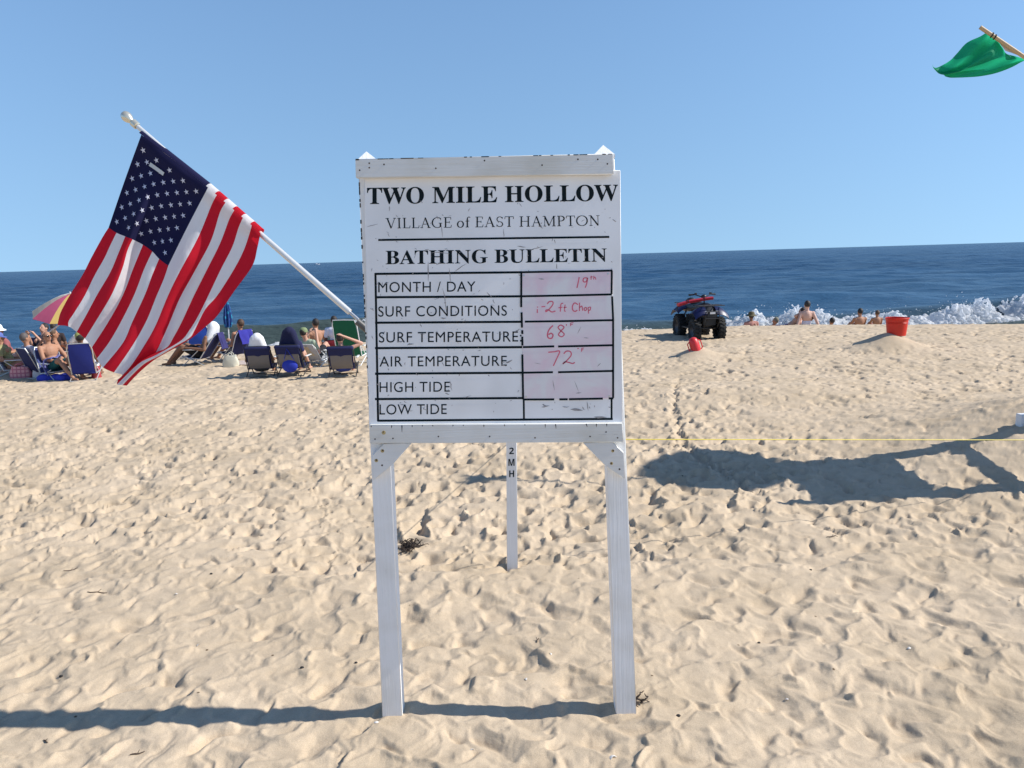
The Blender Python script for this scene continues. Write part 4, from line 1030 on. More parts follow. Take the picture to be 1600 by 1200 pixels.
    if hairstyle:
        e = MB()
        if hairstyle == 'rim': e.ellip(hd+hr @ V((0, -.026, .006)), (.083, .076, .070), hr)
        else:
            e.ellip(hd+hr @ V((0, -.020, .026)), (.086, .092, .104), hr, 16, 10)
            if hairstyle == 'long': e.capsule(hd+hr @ V((0, -.06, -.01)), nb-t*.05-fw*.065, .078, .055); e.capsule(hd+hr @ V((.05, -.045, 0)), nb+V((.07, -.03, 0)), .045, .03); e.capsule(hd+hr @ V((-.05, -.045, 0)), nb+V((-.07, -.03, 0)), .045, .03)
            if hairstyle == 'bun': e.ellip(hd+hr @ V((0, -.09, .09)), (.045, .045, .042)); e.capsule(hd+hr @ V((0, -.06, -.02)), hd+hr @ V((0, -.06, -.07)), .06, .045)
        link('hair', remesh(e, .011, 3), root).data.materials.append(hair)
    HM = hr.copy()
    if hat == 'sun':
        e = MB(); e.lathe([(.175, .012), (.165, .030), (.115, .052), (.103, .075), (.098, .115), (.075, .150), (.03, .163), (.001, .165), (.001, .155), (.07, .140), (.092, .11), (.096, .07), (.11, .044), (.165, .018)], hd+hr @ V((0, -.01, -.005)), 20, HM)
        e.build('sun_hat', cm(hatc, .8), root)
    if hat == 'cap':
        e = MB(); e.lathe([(.094, .022), (.095, .06), (.083, .098), (.055, .124), (.02, .134), (.001, .135), (.001, .127), (.05, .116), (.08, .09), (.089, .03)], hd+hr @ V((0, -.008, .0)), 18, HM)
        e.sheet([[hd+hr @ V((x*(1-.25*y), .075+y*.09, .034-.02*y-3*x*x)) for x in (-.075, -.04, 0, .04, .075)] for y in (0, .35, .7, 1)], .006)
        e.build('cap', cm(hatc, .8), root)
    if hat == 'towel':
        e = MB(); e.ellip(hd+hr @ V((0, -.03, .02)), (.12, .13, .125), hr)
        for q in (-.13, -.06, 0, .06, .13): e.capsule(hd+hr @ V((q*.4, -.05, .0)), nb-fw*.07-t*.07+V((q*1.15, 0, 0)), .105, .085)
        link('head_towel', remesh(e, .016, 5), root).data.materials.append(mat('towel_cloth', hatc, .95, var=.06, scale=30, bump=.6, bscale=120))
    if top:
        e = MB(); q = .014
        e.ellip(wst, (.135*bw+q, .095+q, .16), Matrix((X, fw, t)).transposed()); e.ellip(che, (.165*bw+q, .115+q, .165), Matrix((X, fw, t)).transposed()); e.ellip(pel+t*.05, (.165+q, .118+q, .09), Matrix((X, fw, t)).transposed())
        e.capsule(sh[-1]*.8+sh[1]*.2, sh[1]*.8+sh[-1]*.2, .078, .078)
        for s in (-1, 1): e.capsule(sh[s]*.6+che*.4, sh[s], .08, .066); e.capsule(sh[s], sh[s].lerp(el[s], .55), .064, .062, 12)
        link('shirt', remesh(e, .013, 4), root).data.materials.append(top if not isinstance(top, tuple) else mat('shirt_cloth', top, .9, var=.08, scale=8, bump=.4, bscale=30))
    if bottom:
        e = MB(); q = .014
        e.ellip(pel, (.165+q, .115+q, .115+q))
        for s in (-1, 1): e.capsule(hip[s], hip[s].lerp(kn[s], .68), .088+q, .075+q)
        link('shorts', remesh(e, .013, 4), root).data.materials.append(mat('shorts_cloth', bottom, .9, var=.1, scale=10, bump=.4, bscale=30))
    if swim:
        e = MB(); q = .010
        e.ellip(pel, (.165+q, .115+q, .115+q)); e.ellip(wst, (.135*bw+q, .095+q, .13), Matrix((X, fw, t)).transposed())
        link('swimsuit', remesh(e, .013, 4), root).data.materials.append(mat('swim_cloth', swim, .7, var=.06, scale=10))
    if k != 1.0: root.scale = (k, k, k)
    return root

# ================================================================== low folding beach chairs
NAVY = (.012, .017, .085); ROYAL = (.03, .06, .34); GREY = (.20, .175, .155); SILVER = mat('silver_tube', (.62, .62, .60), .35, metal=.55); WHITE_T = mat('white_tube', (.75, .75, .73), .4); DARK_T = mat('dark_tube', (.06, .055, .05), .5, metal=.4)
def beach_chair(label, loc, rz, fab=NAVY, tube=SILVER, recline=32, seat=.20, pouch=None, blen=.58, band=None, group='low folding beach chairs', bag=None, arm=WHITE_T, wd=.27):
    root = thing('beach_chair', label, 'beach chair', loc, rz, group)
    a = R(recline); t = V((0, -math.sin(a), math.cos(a))); f = V((0, math.cos(a), math.sin(a))); h = V((0, -.16, seat))
    cl = mat('canvas', fab, .85, var=.08, scale=14, bump=.3, bscale=260)
    b = MB(); b.sheet([[V((x, -.16+y*.46, seat+.05*y-.028*math.sin(math.pi*y)*(1-(x/wd)**2))) for x in (-wd+.02, -.15, 0, .15, wd-.02)] for y in np.linspace(0, 1, 7)], .012); b.build('seat', cl, root)
    b = MB(); b.sheet([[h+t*(.02+blen*y)+f*(-.035*math.sin(math.pi*y)*(1-(x/wd)**2)) + V((x*(1-.10*max(0, y-.7)/.3), 0, 0)) for x in (-wd+.02, -.15, 0, .15, wd-.02)] for y in np.linspace(0, 1, 9)], .012); back = b.build('backrest', cl, root)
    if pouch:
        b = MB(); b.sheet([[h+t*(.03+(blen-.20)*y)-f*(.022+.030*math.sin(math.pi*y)) + V((x, 0, 0)) for x in (-wd+.05, -.13, 0, .13, wd-.05)] for y in np.linspace(0, 1, 7)], .014); b.build('pouch', mat('pouch_cloth', pouch, .85, var=.06, scale=10, bump=.3, bscale=200), back)
        b = MB(); b.capsule(h+t*(blen-.03)-f*.0+V((-wd+.04, 0, 0)), h+t*(blen-.03)+V((wd-.04, 0, 0)), .052, .052, 12); b.sheet([[h+t*(blen-.18+.18*y)-f*(.03) + V((x, 0, 0)) for x in (-wd+.02, 0, wd-.02)] for y in (0, .5, 1)], .02); b.build('head_pillow', cl, back)
    b = MB(); r = .0115
    b.tube([h+V((-wd, 0, 0)), h+t*(blen*.85)+V((-wd, 0, 0)), h+t*(blen+.015)+V((-wd*.86, 0, 0)), h+t*(blen+.02), h+t*(blen+.015)+V((wd*.86, 0, 0)), h+t*(blen*.85)+V((wd, 0, 0)), h+V((wd, 0, 0))], r, 8); b.build('back_frame', tube, root)
    b = MB()
    for s in (-1, 1): b.tube([h+V((s*wd, 0, 0)), V((s*wd, .33, seat+.055))], r, 8)
    b.tube([V((-wd, .33, seat+.055)), V((wd, .33, seat+.055))], r, 8); b.build('seat_frame', tube, root)
    for y0, y1 in ((.26, -.30), (-.14, .30)):
        b = MB(); e = .015 if y0 > 0 else -.015
        for s in (-1, 1): b.tube([V((s*(wd+e), y0, seat+.22 if y0 < 0 else seat+.10)), V((s*(wd+e), y1, .012))], r, 8)
        b.tube([V((-wd-e, y1, .012)), V((wd+e, y1, .012))], r, 8); b.build('leg', tube, root)
    for s in (-1, 1):
        b = MB(); b.box((s*(wd+.03), .06, seat+.235), (.05, .36, .018)); b.build('armrest', arm, root, bevel=.006)
    if bag:
        b = MB(); b.ellip(h+t*.10-f*.09, (.17, .06, .14), None, 14, 9); b.tube([h+t*.2-f*.05+V((-.12, 0, 0)), h+t*.5-f*.05, h+t*.2-f*.05+V((.12, 0, 0))], .01, 6)
        q = b.build('bag', mat('bag_cloth', bag, .8, var=.15, scale=14), None); q.location = loc; q.scale = (.88, .88, .88); q.rotation_euler = (0, 0, R(rz)); tag(q, 'bright blue bag hanging on the back of the middle of three grey-backed chairs', 'bag')
    return root
def towel(label, pts_fn, m, loc, rz, name='towel'):
    b = MB(); b.sheet(pts_fn(), .014); o = b.build(name, m, None); o.location = loc; o.scale = (.88, .88, .88); o.rotation_euler = (0, 0, R(rz)); return tag(o, label, 'towel')
def drape(recline, blen, seat, hang=.25, wd=.2, x0=0.):
    a = R(recline); t = V((0, -math.sin(a), math.cos(a))); f = V((0, math.cos(a), math.sin(a))); h = V((0, -.16, seat)); top = h+t*(blen+.045)
    g = np.random.default_rng(int(hang*100)); ws = g.normal(0, .012, 12)
    def fn():
        rows = []
        for q in np.linspace(-1, 1, 15):
            if q < 0: c = top-f*(.035+.04*abs(q))+V((0, -.02*abs(q), -hang*abs(q)*1.0))
            else: c = top+f*.045-t*(.45*q)
            if abs(q) < .01: c = top+t*.012
            rows.append([c+V((x0+x+.02*math.sin(q*5), ws[i]*.6+.012*math.sin(i*2+q*3), 0)) for i, x in enumerate(np.linspace(-wd, wd, 8))])
        return rows
    return fn

# ---- the group left of the flag
def L(px, py): p = GS(px, py); return (p.x, p.y, p.z-.01)
SC = .88
def sit(cpx, cpy, rz, plabel, clabel, ck={}, **pk):
    loc = L(cpx, cpy); ck = dict(ck); ck.setdefault('seat', .15); c = beach_chair(clabel, loc, rz, **ck); c.scale = (SC, SC, SC)
    if plabel:
        d = dict(recline=ck.get('recline', 32)-2, seat=ck.get('seat', .15)); d.update(pk); d['k'] = d.get('k', 1.0)*SC
        off = Matrix.Rotation(R(rz), 3, 'Z') @ V((0, -.06, 0)); person(plabel, (loc[0]+off.x, loc[1]+off.y, loc[2]), rz, **d)
    return loc
PLAID = mat('pale_print', (.42, .40, .46), .9, var=.5, scale=22); FLORAL = mat('floral_cloth', (.30, .27, .12), .9, var=.8, scale=16)
LAV = (.50, .50, .62)
sit(26, 585, -75, 'person in a blue cap and yellow flowered top on the far-left pale chair', 'pale lavender beach chair at the far left edge beside the pink bag', dict(fab=LAV, recline=22, blen=.66), hat='cap', hatc=(.10, .14, .38), top=FLORAL, sk=SK_TAN, hairstyle='long', hair=HAIR_B, female=True, knee=.36)
sit(26, 572, -40, 'person in a wide white sun hat behind the blue-capped sunbather', 'blue beach chair under the person in the white sun hat', dict(fab=(.08, .14, .42), recline=25), hat='sun', hatc=(.82, .86, .84), top=(.30, .10, .10), sk=SK_TAN, hairstyle='short', k=1.08, turn=-40)
sit(30, 574, 150, None, 'empty navy beach chair with a white frame between the seated people', dict(fab=NAVY, tube=WHITE_T, recline=28, blen=.62))
sit(66, 588, -35, 'person with short greying hair in a pale patterned shirt behind the pink bag', 'navy beach chair under the person in the patterned shirt', dict(fab=NAVY, recline=22), top=PLAID, sk=SK_TAN, hairstyle='short', hair=mat('grey_hair', (.10, .085, .08), .7, var=.3, scale=60), arms='read', k=1.02)
sit(60, 574, 165, 'dark-haired person facing the camera and reading white pages', 'navy beach chair with white frame under the reader', dict(fab=NAVY, tube=WHITE_T, recline=26), sk=SK_LIGHT, hairstyle='short', arms='read', top=(.03, .03, .05), bottom=(.02, .02, .03), female=True, nod=-14, k=1.08)
e_loc = sit(90, 591, -118, 'bare-chested man in dark sunglasses facing right', 'beach chair under the bare-chested man in sunglasses', dict(fab=(.05, .07, .22), recline=16), sk=SK_TAN, hairstyle='rim', hair=HAIR_D, glasses=True, bottom=(.01, .10, .10), arms='knees', knee=.44, k=1.04)
p = P(57, 555, e_loc[1]-.1)
b = MB()
for s in (-1, 1): b.sheet([[(s*x, .02*x, z) for x in (0, .06, .11)] for z in (0, .09, .17)], .006)
q = b.build('magazine', cm((.75, .73, .70), .6)); q.location = P(57, 553, G(62, 578).y-.46); q.rotation_euler = (.3, 0, .3); tag(q, 'open white magazine held by the dark-haired reader', 'magazine')
person('small dark figure sitting far off by the water behind the bald man', L(89, 552), 20, 'sit', 'lap', 5, SK_DARK, seat=.0, k=.92, top=(.03, .02, .02), hairstyle='short')
person('child with a sunlit bare back sitting right of the man in sunglasses', L(95, 572), -60, 'sit', 'knees', 8, SK_TAN, seat=.0, k=.95, hairstyle='short', hair=HAIR_B)
sit(121, 570, 80, 'person in a white shirt sitting under the striped umbrella', 'white framed chair under the striped umbrella', dict(fab=(.6, .6, .62), recline=20), sk=SK_TAN, top=(.78, .76, .77), arms='forward', knee=.36, k=1.1, hat='sun', hatc=(.75, .72, .72))
sit(136, 592, 14, 'person in a yellow-green cap leaning back in a royal blue chair', 'royal blue beach chair seen from behind next to the pink cooler cup', dict(fab=(.016, .026, .20), recline=14, blen=.68, wd=.245, tube=SILVER), sk=SK_BROWN, hat='cap', hatc=(.30, .32, .10), k=1.02, arms='rest', turn=20, knee=.5)
b = MB(); b.sheet([[(-.28+.10*i, .16*math.sin(j*.5)+.0, .44-.045*j*j*.28+.02*math.sin(i*1.7+j)) for j in range(6)] for i in range(7)], .016)
tw = b.build('towel', mat('violet_towel', (.13, .14, .36), .95, var=.3, scale=20, bump=.5, bscale=80)); tw.location = L(93, 591); tw.rotation_euler = (0, 0, R(100)); tag(tw, 'violet blue towel draped over knees beside the royal blue chair', 'towel')
# bags and bits on the sand
def tote(label, loc, rz, w, d, h, m, hm, slump=.12, name='tote_bag', cat='tote bag'):
    root = thing(name, label, cat, loc, rz); b = MB(); rows = []
    for z in np.linspace(0, 1, 8):
        k = 1+slump*math.sin(z*3.0)-.16*z; rows.append([V(((w/2)*k*math.copysign(abs(math.cos(a))**.55, math.cos(a))+.015*math.sin(3*a+z*4), (d/2)*k*math.copysign(abs(math.sin(a))**.6, math.sin(a)), h*z+.02*math.sin(2*a)*z)) for a in np.linspace(0, 2*math.pi, 29)[:-1]])
    n = 28; b.add([p for r in rows for p in r]+[V((0, 0, 0)), V((0, 0, h*.82))], [(i*n+j, i*n+(j+1) % n, (i+1)*n+(j+1) % n, (i+1)*n+j) for i in range(7) for j in range(n)]+[((j+1) % n, j, 8*n) for j in range(n)]+[(7*n+j, 7*n+(j+1) % n, 8*n+1) for j in range(n)])
    b.build('bag_body', m, root)
    for s in (-1, 1):
        b = MB(); b.tube([(-w*.22, s*d*.36, h*.9), (-w*.18, s*d*.36, h*1.15), (0, s*d*.45, h*1.28), (w*.18, s*d*.36, h*1.15), (w*.22, s*d*.36, h*.9)], .009, 6); b.build('handle', hm, root)
    return root
def plaid(name, c0, c1, sc):
    m, n, b = nmat(name); Lk = n.links.new; tc = n.nodes.new('ShaderNodeTexCoord'); cur = None
    for ax in ('X', 'Z'):
        wv = n.nodes.new('ShaderNodeTexWave'); wv.bands_direction = ax; wv.inputs['Scale'].default_value = sc; wv.inputs['Distortion'].default_value = .6; Lk(tc.outputs['Object'], wv.inputs[0])
        r = n.nodes.new('ShaderNodeValToRGB'); r.color_ramp.elements[0].position = .72; r.color_ramp.elements[1].position = .86; r.color_ramp.elements[0].color = (*c0, 1); r.color_ramp.elements[1].color = (*c1, 1); Lk(wv.outputs['Fac'], r.inputs[0])
        if cur is None: cur = r.outputs[0]
        else:
            k = n.nodes.new('ShaderNodeMix'); k.data_type = 'RGBA'; k.blend_type = 'DARKEN'; k.inputs[0].default_value = 1; Lk(cur, k.inputs[6]); Lk(r.outputs[0], k.inputs[7]); cur = k.outputs[2]
    Lk(cur, b.inputs['Base Color']); b.inputs['Roughness'].default_value = .85; return m
tote('pink checked tote bag standing on the sand at the far left', L(34, 590), 10, .36, .20, .24, plaid('pink_plaid', (.72, .36, .35), (.50, .15, .20), 4.2), cm((.5, .15, .2)))
tote('white printed tote bag beside the pink checked bag', L(61, 589), -8, .20, .14, .24, mat('white_print', (.72, .67, .66), .9, var=.25, scale=30), cm((.12, .06, .04)))
tote('cream canvas tote bag in front of the reclining couple', L(361, 572), 5, .29, .18, .25, mat('cream_canvas', (.60, .58, .47), .95, var=.1, scale=12, bump=.4), cm((.6, .58, .48)))
b = MB()
for k in range(7): b.ellip((RNG.normal(0, .13), RNG.normal(0, .06), .05), (.10+.05*RNG.random(), .08, .06+.03*RNG.random()))
q = link('towel', remesh(b, .012, 5)); q.data.materials.append(mat('crumpled_blue', (.03, .045, .42), .8, var=.3, scale=14, bump=.6)); q.location = L(97, 593); tag(q, 'crumpled bright blue towel lying on the sand by the pink bag', 'towel')
b = MB()
for k in range(4): b.ellip((RNG.normal(0, .07), RNG.normal(0, .03), .05), (.09, .06, .05))
q = link('towel', remesh(b, .012, 5)); q.data.materials.append(mat('pale_blue_cloth', (.55, .62, .78), .9, var=.15, scale=14)); q.location = L(108, 592); tag(q, 'crumpled pale blue cloth lying beside the bright blue towel', 'towel')
cup = thing('cooler_jug', 'red tapered jug with a white lid standing beside the royal blue chair', 'jug', L(151, 590), 0)
b = MB(); b.lathe([(.001, 0), (.085, 0), (.092, .02), (.075, .20), (.070, .24), (.001, .24)], (0, 0, 0), 20); b.build('jug_body', mat('red_plastic', (.42, .05, .06), .45), cup)
b = MB(); b.lathe([(.001, .245), (.076, .245), (.078, .30), (.05, .33), (.03, .34), (.03, .37), (.001, .375)], (0, 0, 0), 20); b.build('lid', cm((.7, .74, .78), .4), cup)
# tilted parasol with coloured panels
uD = 15.9
foot = GS(97, 576); apex = P(110, 459, uD); foot.y = uD+.1; foot.z = ground(foot)
par = thing('beach_umbrella', 'tilted beach umbrella with white, tan, pink and yellow panels behind the flag', 'umbrella', foot)
axis = V((.10, -.26, .95)).normalized()
AM = V((0, 0, 1)).rotation_difference(axis).to_matrix(); ap = apex-foot
b = MB(); b.tube([V((0, 0, -.2)), V((0, .0, .75)), ap-axis*.45, ap+axis*.04], .016, 8); b.build('pole', WHITE_T, par)
b = MB(); cols = [(.76, .74, .70), (.10, .12, .4), (.5, .06, .2), (.76, .74, .70), (.76, .74, .70), (.55, .49, .40), (.60, .12, .22), (.72, .52, .16), (.72, .72, .74), (.40, .35, .27)]
NP = 10
for th in (0, 1):
    for k in range(NP):
        b.cur = k; pts = []
        for i in range(7):
            r = i/6*.77; dz = -.38*(i/6)**1.5 - (.006 if th else 0)
            for j in range(5):
                a_ = 2*math.pi*(k+j/4)/NP+.22; sag = 1-.06*math.sin(math.pi*j/4)*(i/6)
                pts.append(ap+AM @ V((r*sag*math.cos(a_), r*sag*math.sin(a_), dz)))
        b.add(pts, [(i*5+j, i*5+j+1, (i+1)*5+j+1, (i+1)*5+j) for i in range(6) for j in range(4)])
ms_ = [mat('canopy_panel', c, .85, var=.05, trans=.3) for c in cols]
me = bpy.data.meshes.new('canopy'); me.from_pydata(b.v, [], b.f)
for m in ms_: me.materials.append(m)
me.polygons.foreach_set('material_index', b.m); me.update(); link('canopy', me, par)
# ---- behind the flag's right edge
k_loc = sit(312, 569, 84, 'man reclining in profile with a white towel over his head', 'navy beach chair with silver crossed legs seen in profile beside the flag', dict(fab=NAVY, recline=36, blen=.70, seat=.18, tube=SILVER), sk=SK_BROWN, hat='towel', hatc=(.78, .78, .77), bottom=(.015, .013, .012), arms='rest', knee=.46, foot=.76, k=1.06)
towel('violet towel hanging over the profile chair of the man with the head towel', drape(36, .70, .18, .34, .16), mat('violet_cloth', (.032, .030, .13), .95, var=.2, scale=20), k_loc, 84)
sit(316, 558, 10, None, 'bright blue and white beach chair behind the man with the head towel', dict(fab=(.03, .10, .50), tube=WHITE_T, recline=12, blen=.62, seat=.22))
m_loc = sit(368, 563, 62, 'person with brown hair reclining beside the closed umbrella', 'navy beach chair with a royal blue towel beside the closed umbrella', dict(fab=NAVY, tube=WHITE_T, recline=24, blen=.62, seat=.18), sk=SK_TAN, hair=HAIR_L, hairstyle='short', arms='lap', knee=.5, k=1.02, top=None, bottom=(.25, .25, .28))
towel('royal blue towel slung over the chair beside the closed umbrella', drape(24, .62, .18, .30, .22), mat('royal_cloth', (.03, .028, .27), .95, var=.2, scale=20, bump=.4, bscale=60), m_loc, 62)
cu_f = GS(359, 560); cu_t = P(354.5, 471, cu_f.y)
cu = thing('closed_umbrella', 'closed blue and teal patterned umbrella standing upright in the sand', 'umbrella', cu_f)
b = MB(); b.tube([V((0, 0, -.1)), cu_t-cu_f], .014, 8); b.build('pole', WHITE_T, cu)
m, n, bb = nmat('teal_pattern'); tc = n.nodes.new('ShaderNodeTexCoord'); vo = n.nodes.new('ShaderNodeTexVoronoi'); vo.inputs['Scale'].default_value = 11; n.links.new(tc.outputs['Object'], vo.inputs[0])
cr = n.nodes.new('ShaderNodeValToRGB'); cr.color_ramp.elements[0].color = (.02, .30, .45, 1); cr.color_ramp.elements[1].color = (.01, .05, .20, 1); cr.color_ramp.elements[0].position = .2; cr.color_ramp.elements[1].position = .45
n.links.new(vo.outputs['Distance'], cr.inputs[0]); n.links.new(cr.outputs[0], bb.inputs['Base Color']); bb.inputs['Roughness'].default_value = .8
b = MB(); ax2 = (cu_t-cu_f); Ln = ax2.length; ax2 = ax2.normalized(); prof = [(1.0, .012), (.95, .045), (.85, .066), (.72, .078), (.60, .074), (.56, .058)]; vs = []
for t_, r_ in prof:
    for j in range(24): a_ = 2*math.pi*j/24; q = r_*(1+.28*math.sin(8*a_+t_*5)); vs.append(ax2*Ln*t_+V((q*math.cos(a_), q*math.sin(a_), 0)))
b.add(vs, [(i*24+j, i*24+(j+1) % 24, (i+1)*24+(j+1) % 24, (i+1)*24+j) for i in range(5) for j in range(24)]); b.build('canopy', m, cu)
b = MB(); b.sheet([[(x, y, .02+.012*math.sin(x*9+y*7)) for x in np.linspace(-.22, .22, 7)] for y in np.linspace(-.3, .3, 7)], .012)
q = b.build('towel', mat('pale_mat', (.55, .45, .40), .95, var=.35, scale=9)); q.location = L(386, 567); q.rotation_euler = (0, 0, .4); tag(q, 'small pale towel spread on the sand beside the cream tote bag', 'towel')
# ---- three grey-backed chairs facing the sea
tri = dict(fab=(.011, .015, .075), pouch=GREY, recline=24, blen=.54, tube=DARK_T, seat=.17, group='grey-backed chairs facing the sea')
sit(411, 586, 6, 'person with a white towel over the head in the left grey-backed chair', 'leftmost of three navy and grey chairs seen from behind', tri, sk=SK_TAN, hat='towel', hatc=(.80, .80, .82), arms='rest', bottom=(.03, .03, .03), seat=.13, k=.95)
sit(461, 586, -3, 'person under a tall navy hood in the middle grey-backed chair', 'middle one of three navy and grey chairs, with a blue bag on its back', dict(tri, bag=(.02, .04, .40)), sk=SK_LIGHT, hat='towel', hatc=(.010, .012, .05), bottom=(.012, .012, .02), top=(.02, .02, .08), arms='lap', seat=.16, k=.98, recline=8, knee=.46)
sit(538, 586, 4, 'dark-haired person with one elbow raised behind the head in the right grey-backed chair', 'rightmost of three navy and grey chairs, nearest the sign', tri, sk=SK_LIGHT, hairstyle='short', hair=HAIR_D, arms='behind_r', bottom=(.03, .05, .25), seat=.13, k=.95)
sit(494, 570, -18, 'person with bare knees bent reading a tan book between two grey-backed chairs', 'white framed beach chair between the middle and right grey-backed chairs', dict(fab=(.5, .52, .55), tube=WHITE_T, recline=38, blen=.5), sk=SK_LIGHT, hat='cap', hatc=(.20, .25, .12), arms='read', bottom=(.015, .015, .02), top=(.35, .42, .30), k=1.0, recline=38, knee=.52)
b = MB()
for s in (-1, 1): b.sheet([[(s*x, .03*x, z) for x in (0, .06, .12)] for z in (0, .1, .2)], .012)
q = b.build('book', cm((.55, .43, .26), .7)); q.location = P(484, 556, G(494, 570).y-.35); q.rotation_euler = (.2, 0, .5); tag(q, 'tan paperback held open by the person between two grey-backed chairs', 'book')
sit(552, 569, -14, None, 'tall green beach chair behind the right grey-backed chair', dict(fab=(.008, .13, .055), tube=WHITE_T, recline=14, blen=.86, seat=.22, wd=.31))
sit(527, 559, 2, 'person in a white T-shirt and red shorts seen from behind near the green chair', 'red beach chair under the person in the white T-shirt', dict(fab=(.30, .02, .03), tube=DARK_T, recline=6, blen=.26, seat=.2), sk=SK_DARK, top=(.70, .68, .76), bottom=(.36, .02, .03), arms='down', seat=.20, recline=4, k=.98, knee=.4)
person('small dark-haired figure sitting at the water edge beyond the chairs', L(495, 553), 40, 'sit', 'lap', 6, SK_TAN, seat=0, k=.95, hairstyle='short', bottom=(.10, .14, .08))
b = MB(); b.box((0, 0, .14), (.34, .22, .26)); b.box((0, 0, .285), (.36, .24, .04)); q = b.build('cooler_box', mat('white_cooler', (.62, .64, .66), .5), None, bevel=.02); q.location = L(512, 566); tag(q, 'small white cooler box standing between the seated readers', 'cooler')

# ---- people along the crest on the right
def C_(px, D, dz=0.): p = P(px, 500, D); return (p.x, D, ground(p.x, D)+dz)
def head_at(px, py, D, hh): p = P(px, py, D); return (p.x, D, p.z-hh)
person('person in a dark brimmed hat, only head and shoulders above the sand crest', head_at(1173.5, 488, 25.4, .90), 10, 'sit', 'lap', 4, SK_BROWN, seat=0, hat='sun', hatc=(.10, .085, .04), hairstyle='short', top=(.45, .22, .18))
person('sunbather lying back with both hands behind the head', head_at(1230, 487.5, 24.9, .62), 62, 'lie', 'behind', 52, SK_LIGHT, seat=.0, bottom=(.02, .03, .12), hair=HAIR_D, hairstyle='short', k=1.08)
person('woman with long dark hair sitting with her bare back to us and arms propped', head_at(1260.5, 471, 24.4, .98), -4, 'sit', 'prop', 7, SK_PALE, seat=0, hair=HAIR_D, hairstyle='short', female=True, swim=(.68, .66, .76), k=1.13)
person('dark-haired head lying low beside the woman with the bare back', head_at(1242.5, 498, 25.2, .50), 70, 'lie', 'lap', 60, SK_BROWN, seat=0, hair=HAIR_D)
person('greyish head barely above the crest next to the brimmed hat', head_at(1190, 502, 25.6, .55), 60, 'lie', 'lap', 55, SK_TAN, seat=0, hair=mat('sandy_hair', (.22, .20, .14), .8), top=(.35, .33, .28))
person('dark hair just showing above the crest between the woman and the man', head_at(1289, 501.5, 25.8, .52), 5, 'lie', 'lap', 58, SK_TAN, seat=0, hair=HAIR_D)
person('dark-haired man with a bare brown back sitting apart on the crest', head_at(1343.5, 482, 25.4, .885), 4, 'sit', 'knees', 4, SK_TAN, seat=0, hair=HAIR_D, bottom=(.02, .02, .03))
person('bare-backed child sitting between the man and the red bucket', head_at(1370.5, 485, 25.4, .885*.82), 0, 'sit', 'knees', 4, SK_TAN, seat=0, hair=HAIR_B, k=.82, bottom=(.3, .1, .08))
person('swimmer whose dark head shows behind the breaking foam', head_at(1558, 488, 39.5, .92), 0, 'sit', 'down', 0, SK_TAN, seat=0, hair=HAIR_D)

# ================================================================== quad bike
aL = GS(1095, 530); 
quad = thing('quad_bike', 'dark blue and black quad bike parked on the beach crest', 'quad bike', (aL.x+.10, aL.y+.6, ground(aL.x, aL.y+.3)), 8)
BLK = mat('black_plastic', (.010, .010, .012), .45, var=.3); TYRE = mat('black_rubber', (.012, .012, .012), .8, var=.3, scale=20, bump=.5); BLUE = mat('dark_blue_plastic', (.005, .008, .055), .4, var=.2); GM = mat('dark_metal', (.06, .06, .065), .4, metal=.7)
# front faces -Y (towards the camera)
for x in (-.38, .38):
    for y, rr in ((-.60, .285), (.60, .295)):
        wdt = .11 if y < 0 else .135
        MX = Matrix.Rotation(math.pi/2, 3, 'Y')
        prof = [(.16, -wdt*.75), (.20, -wdt*.95), (rr-.055, -wdt), (rr-.02, -wdt*.88), (rr, -wdt*.5), (rr+.004, 0), (rr, wdt*.5), (rr-.02, wdt*.88), (rr-.055, wdt), (.20, wdt*.95), (.16, wdt*.75)]
        ww = MB(); ww.lathe(prof, (x, y, rr-.015), 28, MX, closed=True); tyre = ww
        for k in range(20):
            for sgn in (-1, 1):
                a = 2*math.pi*(k+.5*(sgn > 0))/20; c = V((x+sgn*wdt*.45, y+rr*1.0*math.sin(a), rr-.015+rr*1.0*math.cos(a)))
                tyre.box(c, (wdt*.85, .045, .045), Matrix.Rotation(-a, 3, 'X') @ Matrix.Rotation(.35*sgn, 3, 'Z'))
        wh = tyre.build('wheel', TYRE, quad)
        ww = MB(); sx_ = 1 if x > 0 else -1; ww.lathe([(.001, .02), (.05, .03), (.07, -.01), (.13, .02), (.16, .05), (.17, .045), (.16, -.06), (.001, -.06)], (x+sx_*wdt*.35, y, rr-.015), 20, MX if sx_ > 0 else MX @ Matrix.Rotation(math.pi, 3, 'X')); ww.build('rim', GM, wh)
# chassis, engine and bodywork
b = MB(); b.box((0, .0, .46), (.34, 1.30, .26)); b.box((0, .02, .33), (.42, .62, .12)); b.box((0, -.62, .52), (.40, .30, .30)); b.tube([(0, -.62, .30), (0, .62, .30)], .05, 10); b.build('chassis', BLK, quad, bevel=.03)
for y in (-.62, .62):
    b = MB(); b.tube([(-.37, y, .30), (.37, y, .30)], .022, 8); b.build('axle', GM, quad)
    for s in (-1, 1):
        b = MB(); b.prism([(s*.15, y-.12, .345), (s*.15, y+.12, .345), (s*.34, y+.03, .275), (s*.34, y-.03, .275)], (0, 0, -.035)); b.build('suspension_arm', GM, quad)
for s in (-1, 1):
    for y in (-.58, .58):
        q = MB(); pts = []; a0, a1 = V((s*.17, y, .68)), V((s*.36, y, .32))
        for k in range(57):
            t_ = k/56; c = a0.lerp(a1, t_); pts.append(c+V((.035*math.cos(t_*44), .035*math.sin(t_*44), 0)))
        q.tube(pts, .008, 5); q.tube([a0, a1], .016, 8); q.build('shock_absorber', GM, quad)
